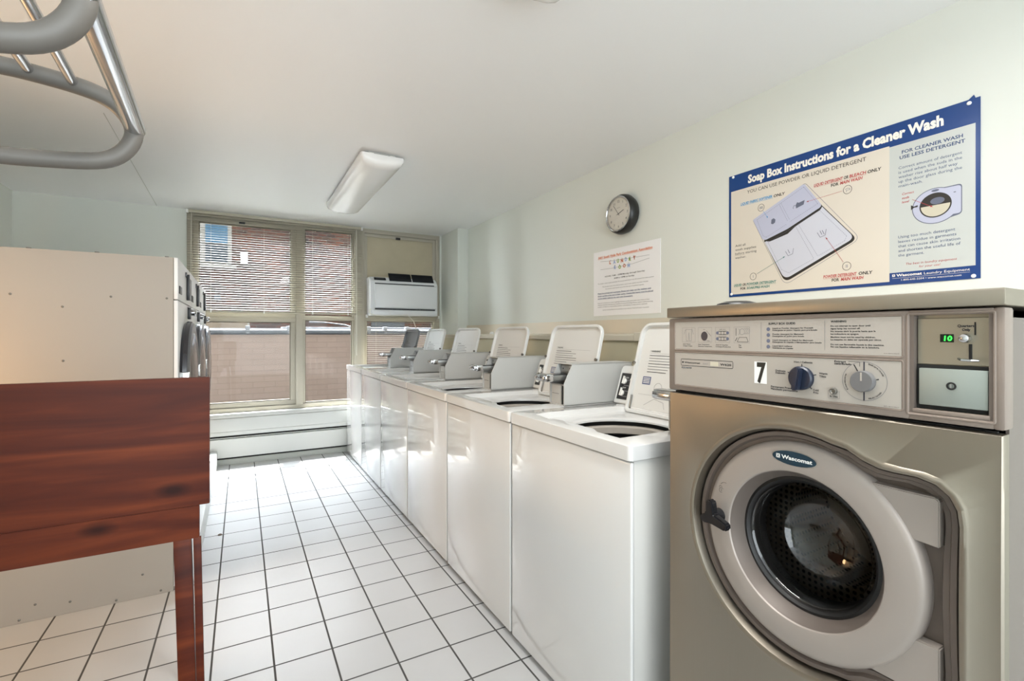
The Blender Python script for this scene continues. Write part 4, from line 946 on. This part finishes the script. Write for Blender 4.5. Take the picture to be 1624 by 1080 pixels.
b.poly([(cx + .041 * math.cos(a), cz + .002 + .039 * math.sin(a)) for a in (PI + (PI) * k / 20 for k in range(21))], -.0027, 'print_foam')
b.disc(cx + .006, cz + .016, .020, -.0028, 'print_slate', 24, .012); b.disc(cx, cz + .053, .011, -.0026, 'print_slate', 20, .004)
b.poly([(.748, .283), (.757, .276), (.768, .279), (.768, .272), (.757, .272), (.748, .265)], -.0028, 'print_black'); b.line((.868, .300), (.874, .300), .002, -.0027, 'ink')
arrow((.752, .303), (.812, .262), 'print_red')
b.build('washer_door_drawing', po, 0)
for u, v in ((.024, .590), (.908, .586), (.919, .009), (.014, .014)): MB().lathe([(.0065, -.0015), (.0062, -.004), (.003, -.0062)], (u, 0, v), 'tack_white', 'y', 16, True, True).build('thumbtack', po, label='white thumbtack')

# small white cap on the ledge
o = MB().lathe([(.001, .020), (.012, .018), (.02, .010), (.022, 0)], (0, 0, 0), 'label_white', 'z', 16, False, True).build('ledge_cap'); o.location = (1.93, 3.80, 1.2035); tag(o, 'small white round cap sitting on the cream ledge below the right wall', 'cap')
# crumb on the floor
o = MB().lathe([(.002, .007), (.008, .006), (.013, .001), (.012, 0)], (0, 0, 0), 'lint', 'z', 9, False, True).build('floor_crumb'); o.location = (-.112, 3.37 + .0, 0); tag(o, 'tiny brown crumb on a grout crossing of the tiled floor', 'debris')

# ================================================================== CEILING LIGHTS
def fixture(label, x, y0, y1):
    t = thing('ceiling_light', label, 'light', (x, y0, CEIL - .09), 0, 'wraparound ceiling lights'); L_ = y1 - y0
    MB().box(-.085, .085, .03, L_ - .03, .068, .0895, 'fixture_metal', .003).build('mounting_pan', t)
    W_ = .135; prof = [(-W_, .070), (-W_, .045), (-.118, .022), (-.085, .008), (-.04, .001), (0, 0), (.04, .001), (.085, .008), (.118, .022), (W_, .045), (W_, .070)]
    L = []
    for yy, k in ((0, .0), (.004, .55), (.014, .82), (.035, .96), (.07, 1), (L_ - .07, 1), (L_ - .035, .96), (L_ - .014, .82), (L_ - .004, .55), (L_, 0)):
        kk = .90 + .10 * k
        L.append([(px * kk, yy, .07 - (.07 - pz) * (0.35 + .65 * k)) for px, pz in prof])
    b = MB().loops(L, 'diffuser', True, True, closed=False); b.add([(-W_, 0.0, .07), (W_, 0.0, .07), (W_, L_, .07), (-W_, L_, .07)], [(0, 1, 2, 3)], 'diffuser'); b.build('diffuser', t, 50)
    MB().box(-.05, .05, .026, .0305, .0780, .0815, 'dark_gap').build('pan_slot', t, 0)
    return t
fixture('white wraparound light on the ceiling near the windows', .765, 2.99, 4.36)
fixture('white wraparound ceiling light with only one end corner in view at the top edge', .765, -.10, 1.30)

# ================================================================== OUTSIDE
b = MB().box(-8, 14, YB + .3, 40, -3.2, -3.0, 'asphalt'); b.build('ground', kind='structure')
b = MB().box(-9, 11, YB + .02, YB + .3, CEIL + .1, 26.0, 'facade_blocker').box(-9, XL - .1, YB + .02, YB + .3, -3, CEIL + .1, 'facade_blocker').box(XR + .1, 11, YB + .02, YB + .3, -3, CEIL + .1, 'facade_blocker').box(XL - .1, XR + .1, YB + .26, YB + .3, -3, -.1, 'facade_blocker')  # unseen upper storeys added to keep sky light off the buildings opposite
b.box(-13, -9, YB + .02, 13.5, -3, 26.0, 'facade_blocker').box(11, 15, YB + .02, 13.5, -3, 26.0, 'facade_blocker')  # unseen end blocks added to close the alley to side sky light
struct('wall_exterior_blocker', b, smooth=0)
nb = thing('pale_brick_building', 'low pale pink brick building with a pipe along its flat roof edge, outside the windows', 'building', (1.5, 8.2, -3))
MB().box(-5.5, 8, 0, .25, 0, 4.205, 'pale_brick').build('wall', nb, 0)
MB().box(-5.5, 8, .25, 4.0, 4.0, 4.12, 'roof_white').build('roof', nb, 0)
MB().box(-.9, 8, .9, 1.2, 4.1, 4.33, 'roof_white', .01).build('parapet', nb)
pp = MB().tube([(-5.5, -.03, 4.235), (8, -.03, 4.25)], .042, 'pipe_grey', 12); pp.build('roof_pipe', nb, label='grey pipe along the roof edge')
MB().box(-5.5, 8, -.02, .26, 4.272, 4.292, 'roof_white', .004).build('coping', nb)
for x in (-1.42, -.86, .35, .62, 1.0, 1.9, 2.5): MB().box(x - .03, x + .03, -.07, .05, 4.215, 4.33, 'roof_white', .01).build('pipe_bracket', nb)
MB().tube([(-.45, 1.0, 4.42), (-.25, .8, 4.41), (.05, .4, 4.36), (.2, .1, 4.29)], .014, 'black_plastic', 6).build('roof_cable', nb)
MB().box(-2.35, -1.40, .6, 1.5, 4.0, 4.47, 'concrete').box(-1.42, -1.385, .58, .62, 4.0, 4.475, 'trim_white').build('concrete_housing', nb, 0)
rb = thing('red_brick_building', 'tall weathered red brick building behind the pale one with a blue window', 'building', (0, 13, -3))
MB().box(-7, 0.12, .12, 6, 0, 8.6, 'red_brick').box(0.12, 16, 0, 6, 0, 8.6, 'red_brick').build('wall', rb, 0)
wf = MB(); wf.box(-.86, -.20, .04, .14, 5.84, 6.80, 'trim_white', .01); wo_ = wf.build('window', rb)
MB().box(-.72, -.28, .0, .045, 6.30, 6.72, 'blue_shade').build('upper_pane', wo_, 0); MB().box(-.72, -.28, .0, .045, 5.88, 6.27, 'blue_dark').build('lower_pane', wo_, 0)
MB().box(-.95, -.1, -.02, .14, 5.74, 5.80, 'trim_white').build('sill', rb, 0)
MB().box(-.02, .13, -.12, .10, 5.86, 6.12, 'label_white', .01).build('window_air_conditioner', rb)
MB().box(-.55, -.42, .05, .13, 5.0, 5.12, 'vent_grey').build('wall_vent', rb, 0)
MB().box(-.6, .3, .0, .13, 4.62, 4.70, 'vent_grey').build('ledge', rb, 0)
MB().box(3.0, 3.9, -.05, .1, 4.2, 4.75, 'vent_grey').build('louvre_vent', rb, 0)
